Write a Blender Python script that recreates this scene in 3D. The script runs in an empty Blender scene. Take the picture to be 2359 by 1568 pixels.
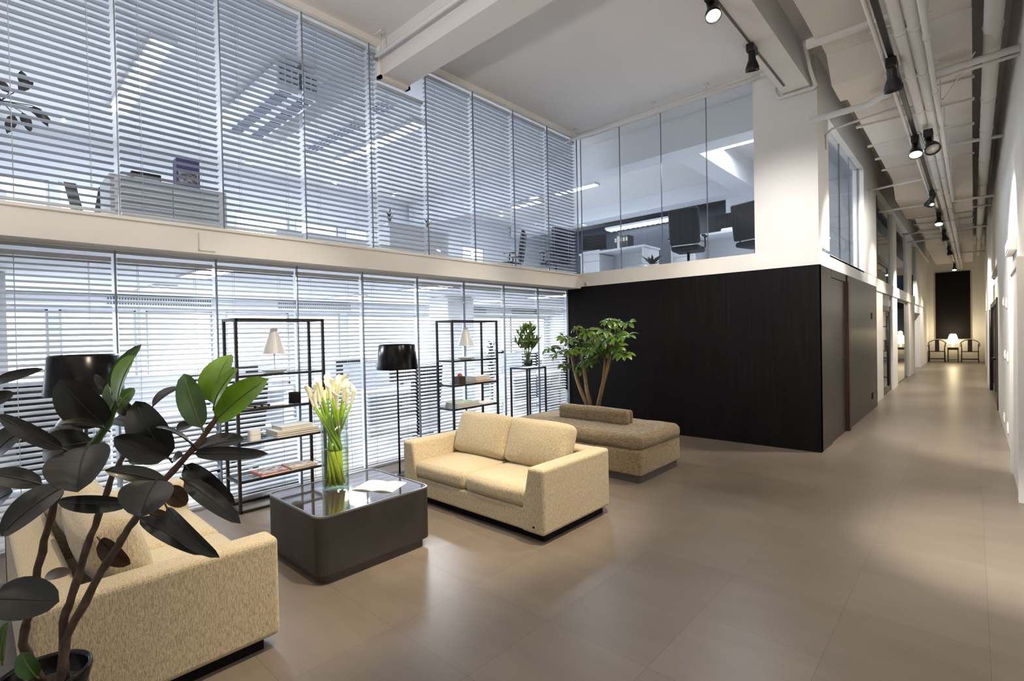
import bpy, bmesh, math, random
from mathutils import Vector, Matrix, Euler
random.seed(7)
SC = bpy.context.scene
COL = SC.collection
PI = math.pi
V = Vector

# ------------------------------------------------------------------ materials
def mat(name, col, rough=.5, metal=0., spec=.5, emit=None, estr=1., bump=None, var=None, coat=0., sub=0., alpha=None, streak=None):
    """bump=(scale,strength) noise bump; var=(scale,amount) noise colour variation; streak=(sx,sy,sz,amount) stretched noise"""
    m = bpy.data.materials.new(name); m.use_nodes = True
    nt = m.node_tree; N = nt.nodes; L = nt.links
    b = N['Principled BSDF']
    b.inputs['Base Color'].default_value = (*col, 1)
    b.inputs['Roughness'].default_value = rough
    b.inputs['Metallic'].default_value = metal
    b.inputs['Specular IOR Level'].default_value = spec
    b.inputs['Coat Weight'].default_value = coat
    if sub: 
        b.inputs['Subsurface Weight'].default_value = sub
        b.inputs['Subsurface Radius'].default_value = (.01,.01,.01)
    if emit:
        b.inputs['Emission Color'].default_value = (*emit, 1); b.inputs['Emission Strength'].default_value = estr
    tc = N.new('ShaderNodeTexCoord')
    if var or streak:
        nz = N.new('ShaderNodeTexNoise')
        mp = N.new('ShaderNodeMapping'); L.new(tc.outputs['Object'], mp.inputs['Vector']); L.new(mp.outputs[0], nz.inputs['Vector'])
        nz.inputs['Detail'].default_value = 4
        if streak:
            mp.inputs['Scale'].default_value = streak[:3]; nz.inputs['Scale'].default_value = 1; amt = streak[3]
        else:
            nz.inputs['Scale'].default_value = var[0]; amt = var[1]
        cr = N.new('ShaderNodeValToRGB')
        cr.color_ramp.elements[0].position = .3; cr.color_ramp.elements[1].position = .7
        cr.color_ramp.elements[0].color = (*[max(0, c*(1-amt)) for c in col], 1)
        cr.color_ramp.elements[1].color = (*[min(1, c*(1+amt)) for c in col], 1)
        L.new(nz.outputs['Fac'], cr.inputs[0]); L.new(cr.outputs[0], b.inputs['Base Color'])
    if bump:
        n2 = N.new('ShaderNodeTexNoise'); n2.inputs['Scale'].default_value = bump[0]; n2.inputs['Detail'].default_value = 3
        L.new(tc.outputs['Object'], n2.inputs['Vector'])
        bp = N.new('ShaderNodeBump'); bp.inputs['Strength'].default_value = bump[1]; bp.inputs['Distance'].default_value = .004
        L.new(n2.outputs['Fac'], bp.inputs['Height']); L.new(bp.outputs[0], b.inputs['Normal'])
    return m

def glass_mat(name, tint=(.93,.96,.97), ior=1.45, k=1.0, rough=0.):
    m = bpy.data.materials.new(name); m.use_nodes = True
    nt = m.node_tree; N = nt.nodes; L = nt.links
    N.remove(N['Principled BSDF'])
    out = N['Material Output']
    t = N.new('ShaderNodeBsdfTransparent'); t.inputs[0].default_value = (*tint, 1)
    g = N.new('ShaderNodeBsdfGlossy'); g.inputs['Roughness'].default_value = rough
    f = N.new('ShaderNodeFresnel')
    ge = N.new('ShaderNodeNewGeometry'); mr = N.new('ShaderNodeMapRange')   # same reflectance from both sides of a thin sheet
    mr.inputs[3].default_value = ior; mr.inputs[4].default_value = 1/ior
    L.new(ge.outputs['Backfacing'], mr.inputs[0]); L.new(mr.outputs[0], f.inputs['IOR'])
    mu = N.new('ShaderNodeMath'); mu.operation = 'MULTIPLY'; mu.inputs[1].default_value = k
    mx = N.new('ShaderNodeMixShader')
    L.new(f.outputs[0], mu.inputs[0]); L.new(mu.outputs[0], mx.inputs[0])
    L.new(t.outputs[0], mx.inputs[1]); L.new(g.outputs[0], mx.inputs[2]); L.new(mx.outputs[0], out.inputs[0])
    return m

def weave_mat(name, c1, c2, scale=260, rough=.95, stretch=(1,1,.35)):
    m = bpy.data.materials.new(name); m.use_nodes = True
    nt = m.node_tree; N = nt.nodes; L = nt.links
    b = N['Principled BSDF']; b.inputs['Roughness'].default_value = rough; b.inputs['Specular IOR Level'].default_value = .15
    b.inputs['Sheen Weight'].default_value = .25
    tc = N.new('ShaderNodeTexCoord'); mp = N.new('ShaderNodeMapping'); mp.inputs['Scale'].default_value = stretch
    L.new(tc.outputs['Object'], mp.inputs[0])
    n = N.new('ShaderNodeTexNoise'); n.inputs['Scale'].default_value = scale; n.inputs['Detail'].default_value = 2
    L.new(mp.outputs[0], n.inputs['Vector'])
    n2 = N.new('ShaderNodeTexNoise'); n2.inputs['Scale'].default_value = scale*.33; n2.inputs['Detail'].default_value = 4
    L.new(mp.outputs[0], n2.inputs['Vector'])
    ad = N.new('ShaderNodeMath'); ad.operation = 'ADD'; L.new(n.outputs['Fac'], ad.inputs[0]); L.new(n2.outputs['Fac'], ad.inputs[1])
    hf = N.new('ShaderNodeMath'); hf.operation = 'MULTIPLY'; hf.inputs[1].default_value = .5; L.new(ad.outputs[0], hf.inputs[0])
    cr = N.new('ShaderNodeValToRGB'); e = cr.color_ramp.elements
    e[0].position = .38; e[0].color = (*c1, 1); e[1].position = .6; e[1].color = (*c2, 1)
    L.new(hf.outputs[0], cr.inputs[0]); L.new(cr.outputs[0], b.inputs['Base Color'])
    bp = N.new('ShaderNodeBump'); bp.inputs['Strength'].default_value = .35; bp.inputs['Distance'].default_value = .003
    L.new(hf.outputs[0], bp.inputs['Height']); L.new(bp.outputs[0], b.inputs['Normal'])
    return m

def floor_mat():
    m = bpy.data.materials.new('grey_stone_tile'); m.use_nodes = True
    nt = m.node_tree; N = nt.nodes; L = nt.links
    b = N['Principled BSDF']
    tc = N.new('ShaderNodeTexCoord'); mp = N.new('ShaderNodeMapping')
    mp.inputs['Location'].default_value = (-.05+.603*40, -.349+.603*40, 0)
    L.new(tc.outputs['Object'], mp.inputs[0])
    br = N.new('ShaderNodeTexBrick'); br.offset = 0.; br.squash = 1.
    br.inputs['Scale'].default_value = 1; br.inputs['Brick Width'].default_value = .603; br.inputs['Row Height'].default_value = .603
    br.inputs['Mortar Size'].default_value = .0016; br.inputs['Mortar Smooth'].default_value = .3; br.inputs['Bias'].default_value = 0
    br.inputs['Color1'].default_value = (.156,.130,.106,1); br.inputs['Color2'].default_value = (.178,.149,.122,1); br.inputs['Mortar'].default_value = (.105,.082,.064,1)
    L.new(mp.outputs[0], br.inputs['Vector'])
    nz = N.new('ShaderNodeTexNoise'); nz.inputs['Scale'].default_value = 2.2; nz.inputs['Detail'].default_value = 3; nz.inputs['Roughness'].default_value = .5
    mp2 = N.new('ShaderNodeMapping'); mp2.inputs['Scale'].default_value = (1, 3.5, 1); L.new(tc.outputs['Object'], mp2.inputs[0]); L.new(mp2.outputs[0], nz.inputs['Vector'])
    fine = N.new('ShaderNodeTexNoise'); fine.inputs['Scale'].default_value = 220; L.new(tc.outputs['Object'], fine.inputs['Vector'])
    mr = N.new('ShaderNodeMapRange'); mr.inputs[1].default_value = .3; mr.inputs[2].default_value = .7; mr.inputs[3].default_value = .93; mr.inputs[4].default_value = 1.06
    L.new(nz.outputs['Fac'], mr.inputs[0])
    mr2 = N.new('ShaderNodeMapRange'); mr2.inputs[1].default_value = .3; mr2.inputs[2].default_value = .7; mr2.inputs[3].default_value = .96; mr2.inputs[4].default_value = 1.04
    L.new(fine.outputs['Fac'], mr2.inputs[0])
    mm = N.new('ShaderNodeMath'); mm.operation = 'MULTIPLY'; L.new(mr.outputs[0], mm.inputs[0]); L.new(mr2.outputs[0], mm.inputs[1])
    mx = N.new('ShaderNodeVectorMath'); mx.operation = 'SCALE'
    L.new(br.outputs['Color'], mx.inputs[0]); L.new(mm.outputs[0], mx.inputs['Scale'])
    L.new(mx.outputs[0], b.inputs['Base Color'])
    rr = N.new('ShaderNodeMapRange'); rr.inputs[3].default_value = .31; rr.inputs[4].default_value = .35; L.new(nz.outputs['Fac'], rr.inputs[0])
    L.new(rr.outputs[0], b.inputs['Roughness'])
    b.inputs['Specular IOR Level'].default_value = .5
    bp = N.new('ShaderNodeBump'); bp.inputs['Strength'].default_value = .06; bp.inputs['Distance'].default_value = .002
    L.new(fine.outputs['Fac'], bp.inputs['Height']); L.new(bp.outputs[0], b.inputs['Normal'])
    return m

def print_mat(name, base, dark, scale=28, lo=.42, hi=.6):
    """paper page with a blotchy printed picture"""
    m = mat(name, base, .55); nt = m.node_tree; N = nt.nodes; L = nt.links
    tc = N.new('ShaderNodeTexCoord'); n = N.new('ShaderNodeTexNoise'); n.inputs['Scale'].default_value = scale; n.inputs['Detail'].default_value = 6
    L.new(tc.outputs['Object'], n.inputs['Vector'])
    cr = N.new('ShaderNodeValToRGB'); e = cr.color_ramp.elements
    e[0].position = lo; e[0].color = (*dark, 1); e[1].position = hi; e[1].color = (*base, 1)
    L.new(n.outputs['Fac'], cr.inputs[0]); L.new(cr.outputs[0], N['Principled BSDF'].inputs['Base Color'])
    return m

M = {}
M['floor'] = floor_mat()
M['ceil'] = mat('ceiling_paint', (.72,.70,.69), .9, var=(1.2,.02))
M['wall'] = mat('white_wall_paint', (.80,.79,.77), .8, var=(1.5,.02))
M['band'] = mat('warm_white_paint', (.86,.83,.78), .7, var=(2,.03))
M['office'] = mat('office_white', (.78,.80,.84), .8)
M['officegrey'] = mat('office_grey', (.42,.46,.53), .8)
M['carpet'] = mat('office_carpet', (.22,.24,.28), .95, var=(30,.2))
M['darkwood'] = mat('black_stained_oak', (.0065,.0055,.0062), .6, streak=(55,55,1.4,.45), spec=.12)
M['corrwood'] = mat('corridor_stained_oak', (.015,.0125,.012), .33, streak=(60,60,1.6,.6), spec=.4)
M['redwood'] = mat('reddish_door_edge', (.028,.011,.009), .4, streak=(60,60,2,.3))
M['glass'] = glass_mat('clear_glass', (.955,.972,.982), 1.4, .75)
M['cglass'] = glass_mat('corridor_glass', (.62,.70,.74), 1.45, 1.3)
M['shelfglass'] = glass_mat('shelf_glass', (.86,.92,.93), 1.45, 1.1)
M['vaseglass'] = glass_mat('vase_glass', (.93,.97,.95), 1.5, .9)
M['water'] = glass_mat('water', (.90,.97,.78), 1.33, .8)
M['steelgrey'] = mat('grey_aluminium', (.42,.44,.46), .4, .6)
M['mullion'] = mat('clear_joint', (.20,.215,.24), .4, .2)
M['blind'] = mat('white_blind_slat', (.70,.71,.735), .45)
M['blindup'] = mat('shaded_blind_slat', (.36,.38,.43), .35)  # white slats toned down; the shade of their undersides is in the colour
M['cord'] = mat('blind_cord', (.75,.77,.8), .8)
M['black'] = mat('black_metal', (.012,.012,.014), .4, .2)
M['blackgloss'] = mat('black_gloss_plastic', (.003,.003,.0035), .22, spec=.25)
M['blackmat'] = mat('black_matt', (.012,.011,.012), .9, spec=.1)
M['screen'] = mat('dark_screen', (.008,.009,.012), .25)
M['chairfab'] = mat('black_mesh_fabric', (.010,.011,.016), .8, bump=(400,.3))
M['cream'] = weave_mat('cream_woven_fabric', (.33,.265,.17), (.66,.57,.40), 560, stretch=(1,1,.2))
M['creamarm'] = M['cream']
M['taupe'] = weave_mat('taupe_woven_fabric', (.13,.092,.052), (.36,.28,.17), 420, stretch=(.2,.2,1))
M['plinth'] = mat('dark_grey_plinth', (.075,.065,.06), .5)
M['tablesteel'] = mat('patinated_dark_steel', (.060,.058,.057), .40, .6, var=(3,.25))
M['tabletop'] = mat('dark_glazed_top', (.055,.042,.036), .05, spec=1., coat=.6)
M['white'] = mat('white_enamel', (.88,.87,.84), .3, coat=.2)
M['whitep'] = mat('white_laminate', (.74,.76,.79), .5)
M['pipe'] = mat('white_painted_pipe', (.70,.69,.67), .6, bump=(30,.15))
M['duct'] = mat('cream_painted_duct', (.66,.62,.57), .75, var=(2,.04))
M['ductdark'] = mat('dim_recess', (.16,.15,.14), .9)
M['paper'] = mat('paper', (.80,.79,.75), .7)
M['papere'] = mat('page_edges', (.72,.68,.60), .8, streak=(4,4,400,.2))
M['redbook'] = mat('red_cover', (.45,.05,.035), .5)
M['orange'] = mat('orange_red', (.55,.09,.03), .35)
M['tan'] = mat('tan_cover', (.45,.28,.12), .6)
M['darkwoodbox'] = mat('dark_brown_wood', (.05,.032,.022), .5, streak=(10,10,90,.4))
M['purple'] = mat('violet_box', (.07,.05,.20), .5)
M['leafdark'] = mat('rubber_leaf_dark', (.015,.0165,.013), .30, coat=.40, var=(6,.5), spec=.4)
M['leafgreen'] = mat('rubber_leaf_green', (.045,.11,.015), .3, coat=.3, var=(12,.35))
M['leafbright'] = mat('rubber_leaf_young', (.19,.36,.02), .35, coat=.2, var=(14,.25))
M['leafbrown'] = mat('rubber_leaf_underside', (.085,.045,.018), .5, var=(10,.3))
M['rib'] = mat('leaf_midrib', (.16,.17,.05), .5)
M['ribdark'] = mat('leaf_midrib_dark', (.035,.032,.022), .5)
M['rubberbark'] = mat('rubber_bark', (.095,.062,.045), .8, var=(25,.4), bump=(60,.6))
M['treeleaf'] = mat('umbrella_leaf', (.085,.17,.012), .35, coat=.3, var=(9,.45))
M['bark'] = mat('pale_bark', (.30,.205,.095), .85, var=(22,.3), bump=(50,.5))
M['lilyleaf'] = mat('lily_leaf', (.085,.15,.022), .45, var=(20,.3))
M['lilypetal'] = mat('cream_petal', (.80,.74,.48), .5)
M['spathe'] = mat('calla_spathe', (1.,.97,.74), .5, emit=(1.,.92,.5), estr=.10)  # faint emission put in so the flowers look more brightly lit
M['spadix'] = mat('calla_spadix', (.80,.60,.08), .6)
M['stem'] = mat('calla_stem', (.27,.45,.02), .4, streak=(20,20,3,.25))
M['stemwet'] = mat('stem_under_water', (.50,.52,.035), .45, streak=(20,20,3,.2))
M['soil'] = mat('soil', (.02,.015,.012), .95, bump=(80,1))
M['potglass'] = mat('grey_glazed_pot', (.06,.07,.09), .15, coat=.5)
M['daylight'] = mat('overexposed_daylight', (.9,.95,1.), .5, emit=(.90,.95,1.), estr=3.6)
M['tube'] = mat('fluorescent_diffuser', (.95,.97,1), .5, emit=(.82,.90,1.), estr=9.)
M['bulb'] = mat('warm_lamp_face', (1,.95,.85), .5, emit=(1.,.86,.62), estr=60.)
M['bulbcool'] = mat('halogen_lamp_face', (1,1,1), .5, emit=(.95,.97,1.), estr=22.)
M['bulboff'] = mat('lamp_lens', (.45,.43,.40), .2)
M['glow'] = mat('glowing_lamp_shade', (1,.9,.7), .5, emit=(1.,.84,.52), estr=3.6)
M['frameb'] = mat('bronze_door_frame', (.10,.09,.08), .35, .6)
M['exit'] = mat('grey_box', (.55,.53,.50), .5)
M['blue'] = mat('blue_plastic', (.05,.09,.30), .4)
M['vent'] = mat('vent_slots_dark', (.10,.12,.17), .8)
M['chairwood'] = mat('dark_lacquer', (.018,.009,.007), .25, coat=.4)
M['magprint'] = print_mat('magazine_print', (.85,.82,.72), (.20,.18,.16), 22, .34, .50)
M['coverA'] = print_mat('photo_cover', (.60,.55,.55), (.12,.09,.11), 30)
M['coverB'] = print_mat('photo_cover_tan', (.70,.62,.50), (.22,.20,.22), 24)
M['coverC'] = print_mat('floral_cover', (.72,.78,.55), (.15,.45,.30), 26)
M['yellow'] = mat('yellow_print', (.75,.72,.06), .5)
M['lime'] = mat('green_print', (.12,.45,.14), .5)
M['pink'] = mat('pink_print', (.55,.08,.25), .5)

# ------------------------------------------------------------------ mesh builder
class MB:
    def __init__(s): s.bm = bmesh.new()
    def box(s, x0, x1, y0, y1, z0, z1, T=None, bev=0, seg=2):
        r = bmesh.ops.create_cube(s.bm, size=1)
        vs = r['verts']
        for v in vs:
            v.co = V(((x0+x1)/2+v.co.x*(x1-x0), (y0+y1)/2+v.co.y*(y1-y0), (z0+z1)/2+v.co.z*(z1-z0)))
        if bev:
            es = list({e for v in vs for e in v.link_edges})
            rr = bmesh.ops.bevel(s.bm, geom=es, offset=bev, segments=seg, affect='EDGES', profile=.5)
            vs = list({v for f in rr['faces'] for v in f.verts} | {v for v in vs if v.is_valid})
        if T:
            for v in vs: v.co = T @ v.co
        return s
    def prism(s, poly, h0, h1, axis='z', bev=0, seg=2, T=None):
        """extrude polygon (2-D points) along an axis from h0 to h1"""
        def P(p, h):
            if axis == 'z': return V((p[0], p[1], h))
            if axis == 'y': return V((p[0], h, p[1]))
            return V((h, p[0], p[1]))
        a = [s.bm.verts.new(P(p, h0)) for p in poly]; b = [s.bm.verts.new(P(p, h1)) for p in poly]
        n = len(poly); fs = []
        fs.append(s.bm.faces.new(a[::-1])); fs.append(s.bm.faces.new(b))
        for i in range(n): fs.append(s.bm.faces.new((a[i], a[(i+1)%n], b[(i+1)%n], b[i])))
        bmesh.ops.recalc_face_normals(s.bm, faces=fs)
        vs = a+b
        if bev:
            es = list({e for f in fs for e in f.edges})
            rr = bmesh.ops.bevel(s.bm, geom=es, offset=bev, segments=seg, affect='EDGES', profile=.5)
            vs = list({v for f in rr['faces'] for v in f.verts} | {v for v in vs if v.is_valid})
        if T:
            for v in vs: v.co = T @ v.co
        return s
    def quad(s, a, b, c, d):
        s.bm.faces.new([s.bm.verts.new(V(p)) for p in (a, b, c, d)]); return s
    def tube(s, pts, r, n=10, cap=True):
        pts = [V(p) for p in pts]; rs = r if isinstance(r, (list, tuple)) else [r]*len(pts)
        up = None; rings = []
        for i, p in enumerate(pts):
            if i == 0: t = pts[1]-p
            elif i == len(pts)-1: t = p-pts[i-1]
            else: t = (pts[i+1]-p).normalized()+(p-pts[i-1]).normalized()
            t.normalize()
            if up is None:
                up = V((0,0,1)) if abs(t.z) < .9 else V((1,0,0))
            a = t.cross(up); 
            if a.length < 1e-5: a = t.cross(V((0,1,0)))
            a.normalize(); b = a.cross(t).normalized(); up = b
            k = 1.
            if 0 < i < len(pts)-1:
                c = (p-pts[i-1]).normalized().dot((pts[i+1]-p).normalized()); k = 1/max(.6, math.sqrt(max(0,(1+c)/2)))
            rings.append([s.bm.verts.new(p+(a*math.cos(2*PI*j/n)+b*math.sin(2*PI*j/n))*rs[i]*k) for j in range(n)])
        for i in range(len(rings)-1):
            for j in range(n):
                f = s.bm.faces.new((rings[i][j], rings[i][(j+1)%n], rings[i+1][(j+1)%n], rings[i+1][j])); f.smooth = True
        if cap:
            s.bm.faces.new(rings[0][::-1]); s.bm.faces.new(rings[-1])
        return s
    def lathe(s, prof, c=(0,0,0), n=32, capb=False, capt=False, T=None):
        c = V(c); rings = []
        for r, z in prof:
            rings.append([s.bm.verts.new(c+V((r*math.cos(2*PI*j/n), r*math.sin(2*PI*j/n), z))) for j in range(n)])
        for i in range(len(rings)-1):
            for j in range(n):
                f = s.bm.faces.new((rings[i][j], rings[i][(j+1)%n], rings[i+1][(j+1)%n], rings[i+1][j])); f.smooth = True
        if capb: s.bm.faces.new(rings[0][::-1])
        if capt: s.bm.faces.new(rings[-1])
        if T:
            for rg in rings:
                for v in rg: v.co = T @ v.co
        return s
    def soft(s, size, r, c=(0,0,0), puff=(0,0,0), n=7, T=None, wob=0.):
        """rounded upholstered block; puff bulges each face pair"""
        h = V(size)/2; key = {}; r = min(r, min(h)*.98)
        def lin(hh):
            k = max(hh-r, 0)
            a = [-hh, -hh+r*.3, -hh+r*.65] + [-k+2*k*i/(n-1) for i in range(n)] + [hh-r*.65, hh-r*.3, hh]
            return a
        gs = [lin(h[0]), lin(h[1]), lin(h[2])]
        def vert(q):
            kk = tuple(round(x, 6) for x in q)
            if kk in key: return key[kk]
            inner = V([max(-(h[i]-r), min(h[i]-r, q[i])) for i in range(3)])
            d = q-inner; p = inner+d.normalized()*r if d.length > 1e-9 else q.copy()
            u = [q[i]/h[i] for i in range(3)]
            for i in range(3):
                j, k = (i+1)%3, (i+2)%3
                w = (1-u[j]**2)*(1-u[k]**2)
                p[i] += puff[i]*w*u[i]
            if wob:
                p += V((math.sin(q.y*19+q.z*7), math.sin(q.x*17+q.z*9), math.sin(q.x*13+q.y*11)))*wob
            p += V(c)
            if T: p = T @ p
            v = s.bm.verts.new(p); key[kk] = v; return v
        for ax in range(3):
            j, k = (ax+1)%3, (ax+2)%3
            for sg in (-1, 1):
                gj, gk = gs[j], gs[k]
                for a in range(len(gj)-1):
                    for b in range(len(gk)-1):
                        if gj[a+1]-gj[a] < 1e-6 or gk[b+1]-gk[b] < 1e-6: continue
                        q = []
                        for (aa, bb) in ((a,b),(a+1,b),(a+1,b+1),(a,b+1)):
                            p = V((0,0,0)); p[ax] = sg*h[ax]; p[j] = gj[aa]; p[k] = gk[bb]; q.append(vert(p))
                        if sg < 0: q.reverse()
                        try:
                            f = s.bm.faces.new(q); f.smooth = True
                        except ValueError: pass
        return s
    def leaf(s, b, t, w, nrm, fold=.18, droop=.12, nl=7, shape=.5, pw=.62, e0=.72):
        """leaf blade from base b to tip t, width w; nrm ~ direction its face looks"""
        b, t, nrm = V(b), V(t), V(nrm)
        ax = t-b; L = ax.length; ax.normalize(); sd = ax.cross(nrm)
        if sd.length < 1e-4: sd = ax.cross(V((0,0,1)))
        sd.normalize(); up = sd.cross(ax).normalized()
        rows = []
        for i in range(nl+1):
            u = i/nl
            ww = w*.5*(math.sin(PI*min(1, u**(e0+.5*(shape-.5)))) ** pw) if 0 < u < 1 else 0
            c = b+ax*L*u+up*(-droop*L*(2*u-1)**2+droop*L)
            row = []
            for j in (-1, -.55, 0, .55, 1):
                row.append(s.bm.verts.new(c+sd*ww*j+up*(abs(j)**1.3*ww*fold*2)))
            rows.append(row)
        for i in range(nl):
            for j in range(4):
                f = s.bm.faces.new((rows[i][j], rows[i][j+1], rows[i+1][j+1], rows[i+1][j])); f.smooth = True
        return s
    def sphere(s, c, r, seg=16):
        rr = bmesh.ops.create_uvsphere(s.bm, u_segments=seg, v_segments=seg//2+2, radius=r)
        for v in rr['verts']: v.co += V(c)
        for v in rr['verts']:
            for f in v.link_faces: f.smooth = True
        return s
    def build(s, name, m, parent=None, weld=False, **kw):
        if weld: bmesh.ops.remove_doubles(s.bm, verts=s.bm.verts, dist=1e-6)
        me = bpy.data.meshes.new(name); 
        if parent is not None and 'world' in kw:
            mw = Matrix.Identity(4); p = parent
            while p is not None: mw = p.matrix_basis @ mw; p = p.parent
            inv = mw.inverted()
            for v in s.bm.verts: v.co = inv @ v.co
        s.bm.to_mesh(me); s.bm.free()
        me.materials.append(m)
        o = bpy.data.objects.new(name, me); COL.objects.link(o)
        if parent is not None: o.parent = parent
        return o
def box(*a, **k): return MB().box(*a, **k)

def tag(o, label, cat, group=None, kind=None):
    o['label'] = label; o['category'] = cat
    if group: o['group'] = group
    if kind: o['kind'] = kind
    return o
def thing(name, label, cat, loc=(0,0,0), rz=0, group=None):
    o = bpy.data.objects.new(name, None); COL.objects.link(o); o.empty_display_size = .1
    o.location = loc; o.rotation_euler = (0,0,rz)
    o.matrix_basis  # evaluated lazily
    return tag(o, label, cat, group)
def struct(name, mb, m, parent=None):
    o = mb.build(name, m, parent)
    if parent is None: o['kind'] = 'structure'
    return o
def dup(root, loc, rz=None, label=None, group=None):
    r = root.copy(); COL.objects.link(r); r.location = loc
    if rz is not None: r.rotation_euler = (0,0,rz)
    if label: r['label'] = label
    if group: r['group'] = group
    for ch in list(root.children):
        c = ch.copy(); COL.objects.link(c); c.parent = r
        for g in list(ch.children):
            d = g.copy(); COL.objects.link(d); d.parent = c
    return r
def TR(loc, rot=(0,0,0)): return Matrix.Translation(V(loc)) @ Euler(rot).to_matrix().to_4x4()
FICUS_LEAVES=[((-2.136,0.342,1.391),(-2.041,0.377,1.555),0.092,2),((-2.200,0.338,1.431),(-2.099,0.406,1.592),0.045,1),((-2.203,0.348,1.365),(-2.259,0.338,1.459),0.048,1),((-2.211,0.353,1.376),(-2.218,0.403,1.436),0.042,1),((-2.169,0.310,1.321),(-2.171,0.202,1.487),0.114,0),((-2.138,0.311,1.308),(-2.083,0.186,1.351),0.039,0),((-2.083,0.253,1.273),(-1.975,0.214,1.154),0.152,0),((-2.300,0.297,1.251),(-2.489,0.177,1.207),0.106,0),((-2.260,0.430,1.294),(-2.398,0.370,1.310),0.062,0),((-2.058,0.464,1.197),(-2.116,0.387,1.398),0.112,0),((-2.015,0.450,1.206),(-2.046,0.314,1.294),0.077,0),((-2.350,0.483,1.347),(-2.328,0.573,1.415),0.066,0),((-1.945,0.514,1.240),(-1.923,0.401,1.327),0.053,0),((-1.950,0.539,1.301),(-2.040,0.513,1.486),0.076,1),((-2.005,0.597,1.371),(-2.025,0.664,1.548),0.118,2),((-1.959,0.584,1.319),(-1.844,0.720,1.460),0.087,2),((-1.941,0.575,1.371),(-1.835,0.621,1.504),0.048,2),((-2.055,0.549,1.207),(-1.970,0.682,1.234),0.075,0),((-1.947,0.513,1.219),(-1.740,0.676,1.217),0.041,0),((-1.994,0.440,1.127),(-2.018,0.284,1.198),0.052,0),((-1.994,0.495,1.175),(-1.867,0.610,1.038),0.071,0),((-1.948,0.483,1.133),(-1.767,0.593,0.999),0.053,0),((-1.862,0.386,1.171),(-1.801,0.332,1.085),0.125,0),((-2.035,0.374,1.019),(-1.835,0.501,0.907),0.046,0),((-1.945,0.430,1.058),(-1.774,0.531,0.907),0.052,0),((-2.056,0.355,1.066),(-2.182,0.186,1.091),0.050,0),((-2.209,0.293,0.926),(-2.132,0.363,0.839),0.074,3),((-2.001,0.190,1.176),(-2.031,0.052,1.058),0.080,0),((-2.086,0.195,1.272),(-2.149,0.058,1.393),0.044,0),((-2.153,0.056,1.488),(-2.047,0.154,1.526),0.027,0),((-2.225,0.056,1.430),(-2.182,0.096,1.451),0.036,0),((-2.216,0.155,1.146),(-2.309,0.043,1.189),0.057,0),((-1.878,0.028,0.943),(-1.829,0.154,0.901),0.094,0),((-2.253,0.224,0.825),(-2.390,0.165,0.787),0.035,3),((-2.216,0.051,0.621),(-2.201,0.067,0.745),0.042,1),((-2.261,0.130,0.512),(-2.298,0.097,0.595),0.055,1),((-2.390,0.051,1.231),(-2.298,0.137,1.329),0.078,0),((-2.345,0.354,1.427),(-2.386,0.317,1.484),0.029,0),((-2.128,0.479,1.069),(-2.107,0.524,1.003),0.060,3),((-2.217,0.536,1.274),(-2.177,0.574,1.282),0.033,0),((-2.381,0.277,1.256),(-2.564,0.218,1.288),0.087,0),((-2.375,0.393,1.366),(-2.345,0.420,1.323),0.045,0),((-2.352,0.410,1.150),(-2.352,0.479,1.137),0.045,0),((-2.333,0.046,1.085),(-2.258,0.089,1.131),0.082,0),((-2.172,0.437,0.984),(-2.114,0.490,0.959),0.042,3),((-2.154,0.525,1.174),(-2.178,0.503,1.151),0.051,0),]
FICUS_STEMS=[[(-2.361,0.079,0.497),(-2.325,0.100,0.608),(-2.294,0.116,0.707),(-2.193,0.146,0.935),(-2.107,0.173,1.100),(-2.045,0.190,1.175)],[(-2.270,0.162,0.484),(-2.237,0.196,0.672),(-2.228,0.219,0.753),(-2.215,0.260,0.912),(-2.202,0.302,1.038),(-2.199,0.334,1.144),(-2.184,0.376,1.229)],[(-2.291,0.142,0.481),(-2.232,0.200,0.621),(-2.139,0.288,0.843),(-2.091,0.335,0.944),(-2.053,0.371,1.023),(-2.006,0.443,1.139),(-1.958,0.516,1.235),(-1.959,0.584,1.319),(-1.974,0.598,1.350)],[(-2.204,0.290,1.257),(-2.165,0.327,1.345),(-2.146,0.347,1.412)],]
FICUS_POT=(-2.286,0.147,0.507)
TREE_CLUSTERS=[((-5.017,6.318,1.366),1.00),((-4.542,6.252,1.358),1.20),((-4.760,6.398,1.553),1.00),((-4.462,6.277,1.699),0.70),((-3.926,6.233,1.632),1.10),((-4.323,6.401,1.627),1.00),((-4.290,6.659,1.554),1.10),((-4.096,6.600,1.382),1.30),((-4.274,6.583,1.313),1.20),((-3.649,6.311,1.307),1.20),((-3.829,6.468,1.759),0.90),((-3.926,6.338,1.778),0.90),((-3.567,6.286,1.739),0.80),((-3.575,6.253,1.561),1.10),((-3.799,6.307,1.542),1.10),((-4.567,6.664,1.188),1.00),((-4.664,6.614,1.105),1.00),((-4.586,6.603,1.036),0.80),((-4.906,6.600,1.088),1.00),((-4.852,6.297,1.284),1.00),((-4.248,6.355,1.187),1.00),((-4.597,6.513,1.549),1.00),((-4.523,6.566,1.429),1.00),((-4.055,6.627,1.665),0.90),((-3.896,6.640,1.605),1.00),((-4.547,6.243,1.484),1.10),((-5.054,6.503,1.396),1.00),((-4.308,6.536,1.441),1.10),((-3.840,6.453,1.398),1.00),((-4.472,6.289,1.334),1.00),((-4.070,6.437,1.488),1.20),((-4.197,6.245,1.360),1.00),]
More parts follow.
